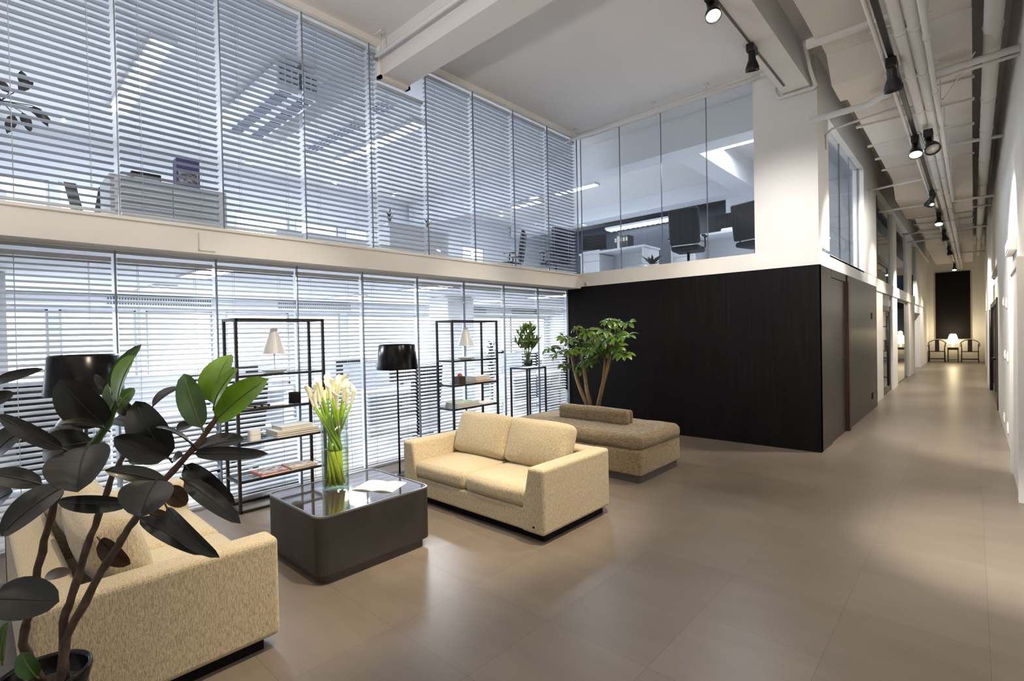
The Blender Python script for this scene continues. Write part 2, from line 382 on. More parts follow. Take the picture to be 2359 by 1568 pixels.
TREE_TRUNKS=[[(-4.438,6.500,0.419),(-4.551,6.540,0.664),(-4.674,6.580,0.892),(-4.783,6.620,1.223)],[(-4.368,6.500,0.425),(-4.451,6.540,0.706),(-4.508,6.580,0.934),(-4.587,6.620,1.202)],[(-4.239,6.500,0.436),(-4.164,6.540,0.780),(-4.104,6.580,1.030),(-4.065,6.620,1.256)],[(-4.196,6.500,0.554),(-4.148,6.540,0.895),(-4.150,6.580,1.063),(-4.151,6.620,1.232)],]
# ================================================================= THE SETTING
XL, XG, YB, XC, XR = -5.106, -5.37, 7.377, -1.44, .335
ZB0, ZB1, ZC, XO = 2.385, 2.635, 5.07, -11.0       # band, ceiling, outer wall of the offices
struct('floor', box(XO-.2, 1.6, -4.2, 30.2, -.1, 0), M['floor'])
struct('ceiling', box(XO-.2, 1.6, -4.2, 30.2, ZC, ZC+.12), M['ceil'])
struct('floor_office', box(XO, XG-.12, -4.2, 13.9, .0005, .004), mat('pale_office_floor', (.55,.57,.60), .5))
# closing walls behind the camera and round the offices
struct('wall_rear', box(XO-.2, 1.6, -4.3, -4.2, 0, ZC), M['wall'])
struct('wall_office_end', box(XO-.2, -2.0, 15.5, 15.6, 0, ZC), M['officegrey'])
struct('wall_office_right', box(-2.0, -1.62, 13.0, 15.6, ZB1, ZC), M['office'])
struct('floor_upper', box(XO, XG, -4.2, 15.5, ZB0+.01, ZB1-.02), M['office'])
struct('floor_upper_back', box(XG, -1.62, YB+.12, 15.5, ZB0+.03, ZB1-.02), M['office'])
# left band between the two rows of glass
b = MB(); b.box(XG, XL, -4.2, YB, ZB0, ZB1-.03); b.box(XG, XL+.02, -4.2, YB, ZB1-.03, ZB1-.005)
struct('wall_left_band', b, M['band'])
b = MB(); b.box(-5.1055, -5.100, 1.422, 1.432, 2.41, 2.565); b.box(-5.1055, -5.100, 1.422, 1.56, 2.405, 2.415)
struct('trim_1', b, mat('old_filler', (.62,.58,.52), .9))
# back band over the dark wall
b = MB(); b.box(XL-.02, XC+.01, YB-.006, YB+.12, 2.413, 2.645)
struct('wall_back_band', b, M['band'])
# dark panelled block
struct('wall_back', box(XG-.02, XC, YB, YB+.1, 0, 2.413), M['darkwood'])
b = MB()
b.box(XC-.1, XC, YB+.0005, 8.09, 0, 2.413); b.box(XC-.1, XC, 8.10, 9.16, 2.30, 2.413); b.box(XC-.1, XC, 9.32, 12.5, 0, 2.413)
struct('wall_corridor_left', b, M['corrwood'])
d = struct('door_1', box(XC-.06, XC-.012, 8.10, 9.17, .004, 2.295), M['corrwood'])
box(XC-.08, XC+.035, 9.17, 9.315, .004, 2.30).build('door_edge', M['redwood'], d)
for zz in (1.81, .27):
    o = box(XC, XC+.004, 11.72, 11.88, zz-.06, zz+.06); struct('trim_2', o, M['blackmat'])
b = MB(); b.box(XC-.12, XC+.0, YB, 12.5, 2.413, 2.60); struct('wall_corridor_fascia', b, M['wall'])
# column, posts
struct('wall_column', box(-2.205, XC, YB+.001, 8.02, 2.645, ZC), M['wall'])
struct('wall_column.001', box(-1.60, XC+.004, 11.0, 12.55, 2.6, 4.459), M['wall'])
# beams
struct('ceiling_beam', box(-8.6, -1.815, 3.37, 3.735, 4.665, ZC), M['ceil'])
struct('ceiling_beam.001', box(-1.815, -1.50, -4.2, YB+.3, 4.665, ZC), M['ceil'])
struct('ceiling_beam.002', box(-1.60, XC-.0, 8.02, 29.6, 4.46, ZC), M['wall'])
struct('ceiling_beam.003', box(-10.9, -1.62, 7.95, 8.35, 4.55, ZC), M['office'])
struct('ceiling_beam.004', box(-3.75, -3.35, 8.35, 13.0, 4.55, ZC), M['office'])
struct('ceiling_beam.005', box(-10.9, -1.62, 11.9, 12.4, 4.72, ZC), M['office'])
# trims along the ceiling over the glass
b = MB(); b.box(XL-.05, XL+.03, -4.2, 3.34, 5.0, ZC); b.box(XL-.05, XL+.03, 3.765, YB, 5.0, ZC)
b.box(XL-.05, XL+.03, 3.34, 3.37, 4.63, ZC); b.box(XL-.05, XL+.03, 3.735, 3.765, 4.63, ZC); b.box(XL-.05, XL+.03, 3.34, 3.765, 4.63, 4.665)
struct('trim_3', b, M['band'])
struct('trim_4', box(XL+.03, -2.205, YB-.03, YB+.04, 5.0, ZC), M['band'])
# outer office wall with its daylight windows (lower and upper row)
def outer(zs0, zs1, z0, z1, name, wins, k0):
    b = MB(); ys = [-4.2]+[v for w in wins for v in w]+[15.5]
    b.box(XO-.12, XO, -4.2, 15.5, z0, zs0); b.box(XO-.12, XO, -4.2, 15.5, zs1, z1)
    for i in range(0, len(ys), 2):
        if ys[i+1]-ys[i] > .01: b.box(XO-.12, XO, ys[i], ys[i+1], zs0, zs1)
    struct(name, b, M['office'])
    for i, (a, c) in enumerate(wins):
        w = struct('window_%d' % (k0+i), box(XO-.10, XO-.09, a, c, zs0, zs1), M['daylight'])
        f = MB(); n = max(1, round((c-a)/2.0))
        for q in range(n+1):
            y = a+(c-a)*q/n; f.box(XO-.085, XO-.03, max(a, y-.035), min(c, y+.035), zs0, zs1)
        f.box(XO-.085, XO-.03, a, c, zs0, zs0+.05); f.box(XO-.085, XO-.03, a, c, zs1-.05, zs1)
        f.build('frame', M['steelgrey'], w)
outer(.62, 2.16, 0, ZB0, 'wall_office_outer', [(-3.6,.9),(1.03,2.06),(2.2,3.28),(3.52,4.78),(4.93,5.98),(6.17,9.0),(10.2,13.7)], 1)
outer(3.35, 4.25, ZB1-.02, ZC, 'wall_office_outer_upper', [(-2.8,.96),(1.07,1.74),(3.74,4.84),(4.97,5.99),(6.17,6.8),(9.9,10.8)], 11)
# office ceiling over the ground floor is the slab; side walls of the lower office
struct('wall_office_lower_end', box(XO, XG, 13.9, 14.0, 0, ZB0), M['office'])
# ---------------------------------------------------------------- glass fronts
YM = [-3.9,-3.1,-2.3,-1.5,-.7,.09,.872,1.649,2.436,3.228,4.038,4.86,5.693,6.524,7.357]
n = 20
for i in range(len(YM)-1):
    a, c = YM[i], YM[i+1]
    if c < -.9: continue
    if i == 9:
        w = struct('window_%d' % n, MB().prism([(a+.006,ZB1-.005),(c-.006,ZB1-.005),(c-.006,5.0),(3.77,5.0),(3.77,4.63),(3.335,4.63),(3.335,5.0),(a+.006,5.0)], XL-.03, XL-.02, 'x'), M['glass'])
    else:
        w = struct('window_%d' % n, box(XL-.03, XL-.02, a+.006, c-.006, ZB1-.005, 5.0), M['glass'])
    box(XL-.034, XL-.014, c-.0035, c+.0035, ZB1-.005, 5.0).build('mullion', M['mullion'], w)
    n += 1
    w = struct('window_%d' % n, box(XG-.03, XG-.018, a+.008, c-.008, .002, ZB0), M['glass'])
    f = box(XG-.04, XG-.008, c-.0055, c+.0055, 0, ZB0); f.build('mullion', M['mullion'], w)
    MB().box(XG-.035, XG-.012, a+.008, c-.008, ZB0-.03, ZB0-.001).build('head_rail', M['steelgrey'], w)
    n += 1
XB = [XL+.03, -4.30, -3.57, -2.86, -2.207]
for i in range(4):
    w = struct('window_%d' % n, box(XB[i]+.004, XB[i+1]-.004, YB+.02, YB+.03, 2.645, 5.0), M['glass'])
    box(XB[i]-.004, XB[i]+.004, YB+.015, YB+.035, 2.645, 5.0).build('mullion', M['mullion'], w); n += 1
# corridor, upper row: three panes then more bays between white posts
for (a, c) in ((8.03,9.25),(9.26,10.1),(10.11,10.98)):
    w = struct('window_%d' % n, box(-1.53, -1.52, a, c, 2.6, 4.46), M['glass']); n += 1
    box(-1.535, -1.515, c, c+.01, 2.6, 4.46).build('mullion', M['mullion'], w)
struct('trim_5', box(-1.60, XC, 8.02, 11.0, 2.575, 2.605), M['wall'])
struct('wall_corridor_left_band', box(-1.62, -1.48, 12.55, 29.6, 2.36, 2.62), M['wall'])
posts = [(16.0,16.9),(19.9,21.4),(23.3,29.6)]
for k, (a, c) in enumerate(posts): struct('wall_corridor_post.%03d' % k, box(-1.60, -1.50, a, c, 2.62, 4.46), M['wall'])
for (a, c) in ((12.55,16.0),(16.9,19.9),(21.4,23.3)):
    w = struct('window_%d' % n, box(-1.56, -1.55, a, c, 2.62, 4.46), M['cglass']); n += 1
    if c-a > 3.2: MB().box(-1.57, -1.53, 13.5, 13.56, 2.62, 4.46).build('mullion', M['frameb'], w)
# corridor, lower row
struct('wall_corridor_lower', box(-1.62, -1.50, 12.5, 14.0, 0, 2.36), M['wall'])
struct('wall_corridor_lower.001', box(-1.62, -1.50, 15.85, 16.95, 0, 2.36), M['wall'])
b = MB(); b.box(-1.62, -1.50, 20.2, 22.3, 0, 2.36); b.box(-1.62, -1.50, 22.3, 24.9, 2.07, 2.36); b.box(-1.62, -1.50, 24.9, 29.6, 0, 2.36)
b.box(-1.95, -1.62, 24.9, 25.0, 0, 2.1)
struct('wall_corridor_lower.002', b, M['wall'])
d = struct('door_2', box(-1.80, -1.76, 22.3, 24.9, 0, 2.07), M['wall'])
box(-1.75, -1.72, 24.3, 24.34, .95, 1.15).build('handle', M['steelgrey'], d)
w = struct('window_%d' % n, box(-1.57, -1.56, 16.95, 20.2, .02, 2.30), M['cglass']); n += 1
MB().box(-1.585, -1.545, 16.95, 20.2, 0, .02).box(-1.585, -1.545, 16.95, 20.2, 2.30, 2.36).build('frame', M['frameb'], w)
d = struct('door_3', box(-1.57, -1.56, 14.05, 15.8, .12, 2.0), M['cglass'])
b = MB(); b.box(-1.59, -1.54, 14.0, 14.12, .0, 2.1); b.box(-1.59, -1.54, 15.70, 15.85, 0, 2.1); b.box(-1.59, -1.54, 14.0, 15.85, .02, .14); b.box(-1.59, -1.54, 14.0, 15.85, 1.97, 2.1)
b.build('frame', M['frameb'], d)
b = MB(); b.tube([(-1.49,14.75,.2),(-1.49,14.75,1.85)], .022, 8); b.tube([(-1.49,14.75,.4),(-1.56,14.75,.4)], .012, 6); b.tube([(-1.49,14.75,1.6),(-1.56,14.75,1.6)], .012, 6)
b.build('pull_handle', M['black'], d)
struct('trim_6', box(-1.59, -1.55, 14.0, 15.85, 2.1, 2.36), M['steelgrey'])
# rooms behind the corridor glass
struct('wall_side_room', box(-3.6, -3.5, 12.5, 29.6, 0, ZC), M['officegrey'])
struct('floor_side_room', box(-3.5, -1.62, 15.6, 29.6, ZB0+.01, ZB1-.03), M['office'])
# end wall
struct('wall_end', box(-1.62, 1.6, 29.6, 29.75, 0, ZC), M['wall'])
# right wall with a shallow cased doorway near the camera and an opening further down
b = MB(); b.box(XR, XR+.12, -4.2, 12.9, 0, ZC); struct('wall_right', b, M['wall'])
d = struct('door_4', box(XR-.03, XR, 6.45, 7.55, 0, 2.12), mat('door_white', (.82,.80,.79), .5))
MB().box(XR-.045, XR, 7.55, 7.66, 0, 2.2).box(XR-.045, XR, 6.34, 6.45, 0, 2.2).box(XR-.045, XR, 6.45, 7.55, 2.12, 2.2).build('casing', M['wall'], d)
b = MB(); b.box(XR, XR+.12, 12.9, 17.2, 2.75, ZC); b.box(XR, XR+.12, 12.9, 17.2, 2.1, 2.45); struct('wall_right.001', b, M['wall'])
struct('wall_right_room', box(XR+1.2, XR+1.3, 12.9, 29.6, 0, ZC), M['officegrey'])
struct('wall_right_column', box(XR-.05, XR+.25, 17.2, 19.6, 0, ZC), M['wall'])
b = MB(); b.box(XR+.02, XR+.14, 19.6, 29.6, 2.1, ZC); b.box(XR+.02, XR+.14, 19.6, 22.5, 0, 2.1); b.box(XR+.02, XR+.14, 25.5, 29.6, 0, 2.1); struct('wall_right.002', b, M['wall'])
d = struct('door_5', box(XR+.05, XR+.06, 12.95, 17.15, .15, 2.02), M['cglass'])
b = MB(); b.box(XR-.02, XR+.1, 12.9, 13.05, 0, 2.1); b.box(XR-.02, XR+.1, 17.05, 17.2, 0, 2.1); b.box(XR-.01, XR+.09, 12.9, 17.2, 2.0, 2.1); b.box(XR-.01, XR+.09, 12.9, 17.2, .03, .16); b.box(XR-.0, XR+.08, 14.9, 15.1, 0, 2.1)
b.build('frame', M['frameb'], d)
b = MB(); b.tube([(XR-.07,14.2,.25),(XR-.07,14.2,1.9)], .025, 8); b.tube([(XR-.07,14.2,.9),(XR+.05,14.2,.9)], .03, 8)
b.build('pull_handle', M['black'], d)
w = struct('window_%d' % n, box(XR+.05, XR+.06, 12.9, 17.2, 2.45, 2.75), M['cglass']); n += 1
d = struct('door_6', box(XR+.06, XR+.10, 22.5, 25.5, 0, 2.1), M['cglass'])
box(XR+.0, XR+.06, 22.5, 22.62, 0, 2.1).build('frame', M['frameb'], d)
for i, (y, z, h) in enumerate(((10.4,1.93,.13),(9.55,1.885,.13),(10.05,1.17,.12),(9.3,1.17,.12),(10.4,.22,.12),(9.35,.22,.12))):
    b = MB(); b.box(XR-.012, XR, y-.10, y+.10, z-h/2, z+h/2, bev=.003)
    nm = 'wall_socket' if z < .5 else 'light_switch'
    w_ = ('upper','middle','lower')[i//2]; f_ = ('far','near')[i%2]
    o = thing(nm, ('white double socket low on the right corridor wall, %s one' if z < .5 else 'white switch plate on the right corridor wall, '+w_+' row, %s one') % ('farther' if i%2==0 else 'nearer'), 'socket' if z < .5 else 'switch', (XR,y,z), 0, 'wall plates along the right wall')
    b.build('plate', M['whitep'], o, world=1)
    MB().box(XR-.016, XR-.012, y-.07, y-.01, z-h*.3, z+h*.3).box(XR-.016, XR-.012, y+.01, y+.07, z-h*.3, z+h*.3).build('rocker' if z > .5 else 'outlet', M['white'], o, world=1)
o = thing('wall_box', 'small grey box mounted high on the right wall above the white door', 'box', (XR,7.7,2.42))
MB().box(XR-.06, XR, 7.3, 8.05, 2.36, 2.50, bev=.008).build('case', M['exit'], o, world=1)
MB().box(XR-.066, XR-.06, 7.4, 7.95, 2.385, 2.475).build('face', M['white'], o, world=1)
# ---------------------------------------------------------------- venetian blinds
ORD = ['first','second','third','fourth','fifth','sixth','seventh','eighth','ninth','tenth','eleventh','twelfth']
def blind(name, label, grp, x, y0, y1, z0, z1, pitch, tilt, cords):
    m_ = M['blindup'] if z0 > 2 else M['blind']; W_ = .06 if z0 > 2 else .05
    o = thing(name, label, 'blind', (x, (y0+y1)/2, z0), 0, grp)
    b = MB(); k = int((z1-z0-.05)/pitch); W = W_
    ct, st = math.cos(tilt), math.sin(tilt)
    for i in range(k+1):
        z = z1-.05-i*pitch; pr = []
        for u in (-.5, -.25, 0, .25, .5):
            cz = .0045*(1-(2*u)**2)
            pr.append((x+W*u*ct+cz*st, z-W*u*st+cz*ct))
        dz = random.uniform(-.0012, .0012)
        va = [b.bm.verts.new((p[0], y0, p[1]+dz)) for p in pr]; vb = [b.bm.verts.new((p[0], y1, p[1]-dz)) for p in pr]
        for q in range(4):
            f = b.bm.faces.new((va[q], vb[q], vb[q+1], va[q+1])); f.smooth = True
    b.build('slats', m_, o, world=1)
    box(x-.028, x+.028, y0, y1, z1-.035, z1).build('head_rail', M['blind'], o, world=1)
    box(x-.025, x+.025, y0, y1, z0, z0+.018).build('bottom_rail', M['blind'], o, world=1)
    L = y1-y0
    for f in cords:
        b = MB(); b.tube([(x+.027, y0+L*f, z0+.01), (x+.027, y0+L*f, z1-.03)], .0016, 4); b.tube([(x-.027, y0+L*f, z0+.01), (x-.027, y0+L*f, z1-.03)], .0016, 4)
        b.build('ladder_cord', M['cord'], o, world=1)
TH = math.radians(27)
for i in range(4, 14):
    a, c = YM[i]+.02, YM[i+1]-.02
    o_ = ORD[13-i]
    blind('venetian_blind', 'white venetian blind behind the lower glass, %s pane counted from the dark wall' % o_, 'lower venetian blinds', XG-.08, a, c, .03, 2.33, .047, TH, (.2,.8))
    if i == 9:
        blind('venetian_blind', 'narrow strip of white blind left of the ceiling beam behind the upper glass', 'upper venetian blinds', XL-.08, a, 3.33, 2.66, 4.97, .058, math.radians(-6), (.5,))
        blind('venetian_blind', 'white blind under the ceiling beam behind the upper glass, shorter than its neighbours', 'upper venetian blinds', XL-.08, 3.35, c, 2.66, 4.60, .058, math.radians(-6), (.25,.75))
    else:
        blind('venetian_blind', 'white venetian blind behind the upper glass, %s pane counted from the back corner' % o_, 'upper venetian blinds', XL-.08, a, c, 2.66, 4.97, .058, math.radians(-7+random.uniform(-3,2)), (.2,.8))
# ================================================================= SEATING
def sofa(name, label, x0, x1, yf, yb, s):
    """two-seat sofa; s=+1: front looks to -y (yf<yb); s=-1: front looks to +y"""
    o = thing(name, label, 'sofa', ((x0+x1)/2, (yf+yb)/2, 0))
    Y = lambda d: yf+s*d                     # d metres back from the front
    def yb2(a, b): return min(Y(a), Y(b)), max(Y(a), Y(b))
    D = abs(yb-yf)
    a, b = yb2(.01, D-.01)
    MB().box(x0+.03, x1-.03, a, b, .07, .245, bev=.02, seg=3).build('base_frame', M['cream'], o, world=1)
    for q, xx in enumerate((x0, x1)):
        sg = 1 if q == 0 else -1
        poly = [(xx, .065), (xx+sg*.235, .065), (xx+sg*.225, .23), (xx+sg*.155, .575), (xx, .575)]
        if sg < 0: poly = poly[::-1]
        ya, yc = yb2(0, D)
        MB().prism(poly, ya, yc, 'y', bev=.028, seg=4).build('armrest', M['creamarm'], o, world=1)
    ya, yc = yb2(D-.17, D)
    MB().box(x0+.05, x1-.05, ya, yc, .07, .572, bev=.028, seg=4).build('backrest', M['cream'], o, world=1)
    xm = (x0+x1)/2; ia, ib = x0+.185, x1-.185
    for (p, q) in ((ia, xm-.004), (xm+.004, ib)):
        yc_ = (Y(.005)+Y(.62))/2
        m = MB().soft((q-p, .62, .155), .05, puff=(0, .01, .022), T=TR(((p+q)/2, yc_, .318)), wob=.0012)
        m.build('seat_cushion', M['cream'], o, world=1)
    for (p, q, rz) in ((ia+.0, xm-.003, .02), (xm+.003, ib, -.02)):
        T = TR(((p+q)/2, Y(.62), .595), (s*math.radians(-20), 0, rz*s))
        MB().soft((q-p, .17, .42), .06, puff=(.0, .045, .006), T=T, wob=.002).build('back_cushion', M['cream'], o, world=1)
    a, b = yb2(.07, D-.05)
    box(x0+.05, x1-.05, a, b, 0, .072).build('plinth', M['blackmat'], o, world=1)  # black block in place of feet, standing for the shadow gap below
    return o
o = sofa('sofa', 'cream woven two-seat sofa behind the coffee table, facing the camera', -4.17, -2.385, 2.90, 3.84, 1)
MB().box(-2.49, -2.475, 2.894, 2.90, .115, .128).build('fabric_tag', M['blackmat'], o, world=1)
sofa('sofa', 'cream woven sofa partly hidden behind the dark rubber plant', -4.42, -2.665, 1.075, .13, -1)
# daybed bench with bolster
o = thing('daybed', 'brown woven daybed bench with thick seat pad behind the cream sofa', 'bench', (-3.5, 5.2, 0))
box(-4.40, -2.60, 4.76, 5.67, 0, .075, bev=.004).build('plinth', M['plinth'], o, world=1)
MB().soft((1.88, .97, .275), .03, c=(-3.505, 5.215, .2125), n=5).build('base', M['taupe'], o, world=1)
MB().soft((1.90, .99, .165), .065, c=(-3.505, 5.215, .428), puff=(.012, .012, .02), n=11, wob=.0035).build('seat_pad', M['taupe'], o, world=1)
o = thing('bolster', 'brown woven bolster cushion lying on the daybed bench', 'cushion', (-3.45, 5.23, .50))
MB().soft((.97, .13, .19), .05, c=(-3.445, 5.18, .60), puff=(.01, .012, .008), n=9, wob=.002).build('cushion', M['taupe'], o, world=1)
MB().soft((.95, .06, .175), .03, c=(-3.435, 5.275, .592), puff=(.008, .01, .006), n=7).build('back_panel', M['taupe'], o, world=1)
# ================================================================= COFFEE TABLE
def rrect(x0, x1, y0, y1, r, n=6):
    p = []
    for cx, cy, a0 in ((x1-r,y1-r,0),(x0+r,y1-r,PI/2),(x0+r,y0+r,PI),(x1-r,y0+r,1.5*PI)):
        for i in range(n+1):
            a = a0+PI/2*i/n; p.append((cx+r*math.cos(a), cy+r*math.sin(a)))
    return p
TX0, TX1, TY0, TY1 = -3.90, -3.075, 1.49, 2.39
o = thing('coffee_table', 'low dark steel box coffee table with rounded corners', 'table', ((TX0+TX1)/2, (TY0+TY1)/2, 0))
MB().prism(rrect(TX0+.035, TX1-.035, TY0+.035, TY1-.035, .06), 0, .075, 'z').build('plinth', M['plinth'], o, world=1)
MB().prism(rrect(TX0, TX1, TY0, TY1, .075), .065, .438, 'z').build('body', M['tablesteel'], o, world=1)
ro, ri = rrect(TX0, TX1, TY0, TY1, .075), rrect(TX0+.012, TX1-.012, TY0+.012, TY1-.012, .064)
b = MB(); N_ = len(ro)
A = [b.bm.verts.new((*p, .438)) for p in ro]; B = [b.bm.verts.new((*p, .45)) for p in ro]; C_ = [b.bm.verts.new((*p, .45)) for p in ri]; D_ = [b.bm.verts.new((*p, .438)) for p in ri]
for i in range(N_):
    j = (i+1) % N_
    for P, Q in ((A,B),(B,C_),(C_,D_)): b.bm.faces.new((P[i], P[j], Q[j], Q[i]))
b.build('rim', mat('brushed_steel_rim', (.30,.30,.31), .3, .9), o, world=1)
MB().prism(ri, .436, .446, 'z').build('glass_top', M['tabletop'], o, world=1)
ZT = .446
# ---- magazine
o = thing('magazine', 'open white magazine lying on the dark coffee table', 'magazine', (-3.36, 2.13, ZT))
Tm = TR((-3.385, 2.135, ZT), (0,0,math.radians(29))) @ Matrix.Scale(.84, 4)
b = MB()
pts = [(u, .002+.010*math.sin(PI*min(1,abs(u)/.2))**.8) for u in [(-.2+.4*i/16) for i in range(17)]]
for i in range(16):
    (u0,h0),(u1,h1) = pts[i], pts[i+1]
    b.quad(*[Tm @ V(p) for p in ((u0,-.145,h0),(u1,-.145,h1),(u1,.145,h1),(u0,.145,h0))])
b.box(-.2,.2,-.145,.145,0.0005,.002,T=Tm)
b.build('pages', M['paper'], o, world=1)
b = MB()
for i in range(8, 15):
    (u0,h0),(u1,h1) = pts[i], pts[i+1]
    b.quad(*[Tm @ V(p) for p in ((u0,-.11,h0+.0012),(u1,-.11,h1+.0012),(u1,.06,h1+.0012),(u0,.06,h0+.0012))])
b.build('printed_picture', M['magprint'], o, world=1)
# ---- tall vase with calla lilies
VX, VY = -3.625, 1.90
o = thing('glass_vase', 'tall clear glass cylinder vase of callas on the coffee table', 'vase', (VX, VY, ZT))
MB().lathe([(.0,.001),(.096,.001),(.100,.012),(.100,.55),(.096,.55),(.095,.02),(0,.018)], (VX,VY,ZT), 40).build('cylinder', M['vaseglass'], o, world=1)
MB().lathe([(.0925,.022),(.0925,.30),(0,.30)], (VX,VY,ZT), 40, capb=True).build('water', M['water'], o, world=1)
def calla_parts(rng):
    """stem from foot point to flower, local to the foot"""
    pass
rng = random.Random(11)
NCAL = 21
for i in range(NCAL):
    a = 2*PI*i/NCAL*2.4+rng.uniform(-.3,.3); rr = .088*math.sqrt((i+.5)/NCAL)
    foot = V((VX-rr*.85*math.cos(a), VY-rr*.85*math.sin(a), ZT+.03))
    tr = .155*math.sqrt((i+.7)/NCAL)
    top = V((VX+.01+tr*math.cos(a)*.9, VY-.02+tr*math.sin(a)*1.0, ZT+.695+rng.uniform(-.055,.055)-.05*(tr/.17)**2))
    mid = V((VX+.048*math.cos(a+1.9), VY+.048*math.sin(a+1.9), ZT+.31)); mid2 = mid.lerp(top, .5)
    rim = mid.lerp(mid2, .9); 
    o = thing('calla_lily', 'white calla lily on a long green stem in the tall glass vase', 'flower', foot, 0, 'calla lilies in the tall vase')
    w_ = foot.lerp(mid, .93)
    MB().tube([foot, foot.lerp(mid,.45), w_], [.0095,.010,.0095], 8).build('wet_stem', M['stemwet'], o, world=1)
    MB().tube([w_, mid, mid.lerp(mid2,.5), mid2, top], [.0095,.0092,.009,.0085,.0075], 8).build('stem', M['stem'], o, world=1)
    # spathe: funnel flaring and pulled to a tip on one side
    dirv = ((top-mid2).normalized()+V((0,0,.9))).normalized(); 
    Tq = Matrix.Translation(top-dirv*.005) @ dirv.to_track_quat('Z','Y').to_matrix().to_4x4() @ Matrix.Rotation(rng.uniform(0,2*PI), 4, 'Z') @ Matrix.Scale(rng.uniform(.82,1.02), 4)
    b = MB(); nr, na = 7, 16; rows = []
    for r_ in range(nr+1):
        u = r_/nr; row = []
        for q in range(na+1):
            th = -PI*1.06+2*PI*1.06*q/na
            front = (math.cos(th)+1)/2
            rad = .0085+.0115*u**.8+.010*max(0,u-.7)/.3*front
            z = .120*u+.055*u*u*front**2
            off = .022*max(0,u-.6)/.4*front
            row.append(b.bm.verts.new(Tq @ V(((rad+off*.6)*math.cos(th), rad*math.sin(th), z))))
        rows.append(row)
    for r_ in range(nr):
        for q in range(na):
            f = b.bm.faces.new((rows[r_][q], rows[r_][q+1], rows[r_+1][q+1], rows[r_+1][q])); f.smooth = True
    b.build('spathe', M['spathe'], o, world=1)
    MB().tube([Tq @ V((0,0,.02)), Tq @ V((0,0,.085))], [.005,.0035], 6).build('spadix', M['spadix'], o, world=1)
# ================================================================= ETAGERES
def etagere(y0, y1, label, xf=-4.96, xb=-5.27, H=1.80, shelves=(1.275,.955,.645,.30)):
    o = thing('etagere', label, 'shelf unit', ((xf+xb)/2, (y0+y1)/2, 0), 0, 'black metal shelf units by the glass')
    b = MB(); r = .0125
    for xx in (xf, xb):
        for yy in (y0, y1): b.box(xx-r, xx+r, yy-r, yy+r, 0, H)
    for z in (H-r, r+.0):
        for xx in (xf, xb): b.box(xx-r, xx+r, y0, y1, z-r, z+r)
        for yy in (y0, y1): b.box(xb, xf, yy-r, yy+r, z-r, z+r)
    b.build('frame', M['black'], o, world=1)
    for z in shelves:
        b = MB()
        for xx in (xf, xb): b.box(xx-r, xx+r, y0+r, y1-r, z-.024, z-.002)
        for yy in (y0, y1): b.box(xb+r, xf-r, yy-r, yy+r, z-.024, z-.002)
        s_ = b.build('shelf', M['black'], o, world=1)
        box(xb+.0126, xf-.0126, y0+.0126, y1-.0126, z-.010, z-.002).build('glass_pane', M['shelfglass'], s_, world=1)
    return o
etagere(1.665, 2.495, 'black metal etagere with glass shelves behind the coffee table vase')
etagere(4.25, 5.07, 'black metal etagere with glass shelves behind the cream sofa')
# console stand
o = thing('console_stand', 'tall slim black stand with glass top carrying the lily vase', 'stand', (-5.13, 5.93, 0))
b = MB(); r = .0115; xf, xb, y0, y1, H = -4.96, -5.29, 5.71, 6.15, 1.085
for xx in (xf, xb):
    for yy in (y0, y1): b.box(xx-r, xx+r, yy-r, yy+r, 0, H)
for z in (H-r, r):
    for xx in (xf, xb): b.box(xx-r, xx+r, y0, y1, z-r, z+r)
    for yy in (y0, y1): b.box(xb, xf, yy-r, yy+r, z-r, z+r)
b.build('frame', M['black'], o, world=1)
box(xb+.0116, xf-.0116, y0+.0116, y1-.0116, H-.012, H-.001).build('glass_top', M['shelfglass'], o, world=1)
LX, LY, LZ = -5.10, 5.90, H-.001
o = thing('glass_vase', 'rounded clear glass vase of lilies on the tall black stand', 'vase', (LX, LY, LZ))
MB().lathe([(0,.001),(.05,.001),(.068,.02),(.075,.06),(.074,.13),(.068,.22),(.066,.225),(.064,.22),(.070,.13),(.071,.06),(.06,.02),(0,.012)], (LX,LY,LZ), 28).build('bowl', M['vaseglass'], o, world=1)
MB().lathe([(.055,.02),(.069,.06),(.069,.115),(0,.115)], (LX,LY,LZ), 28, capb=True).build('water', mat('dim_green_water', (.02,.035,.015), .1), o, world=1)
rng = random.Random(5)
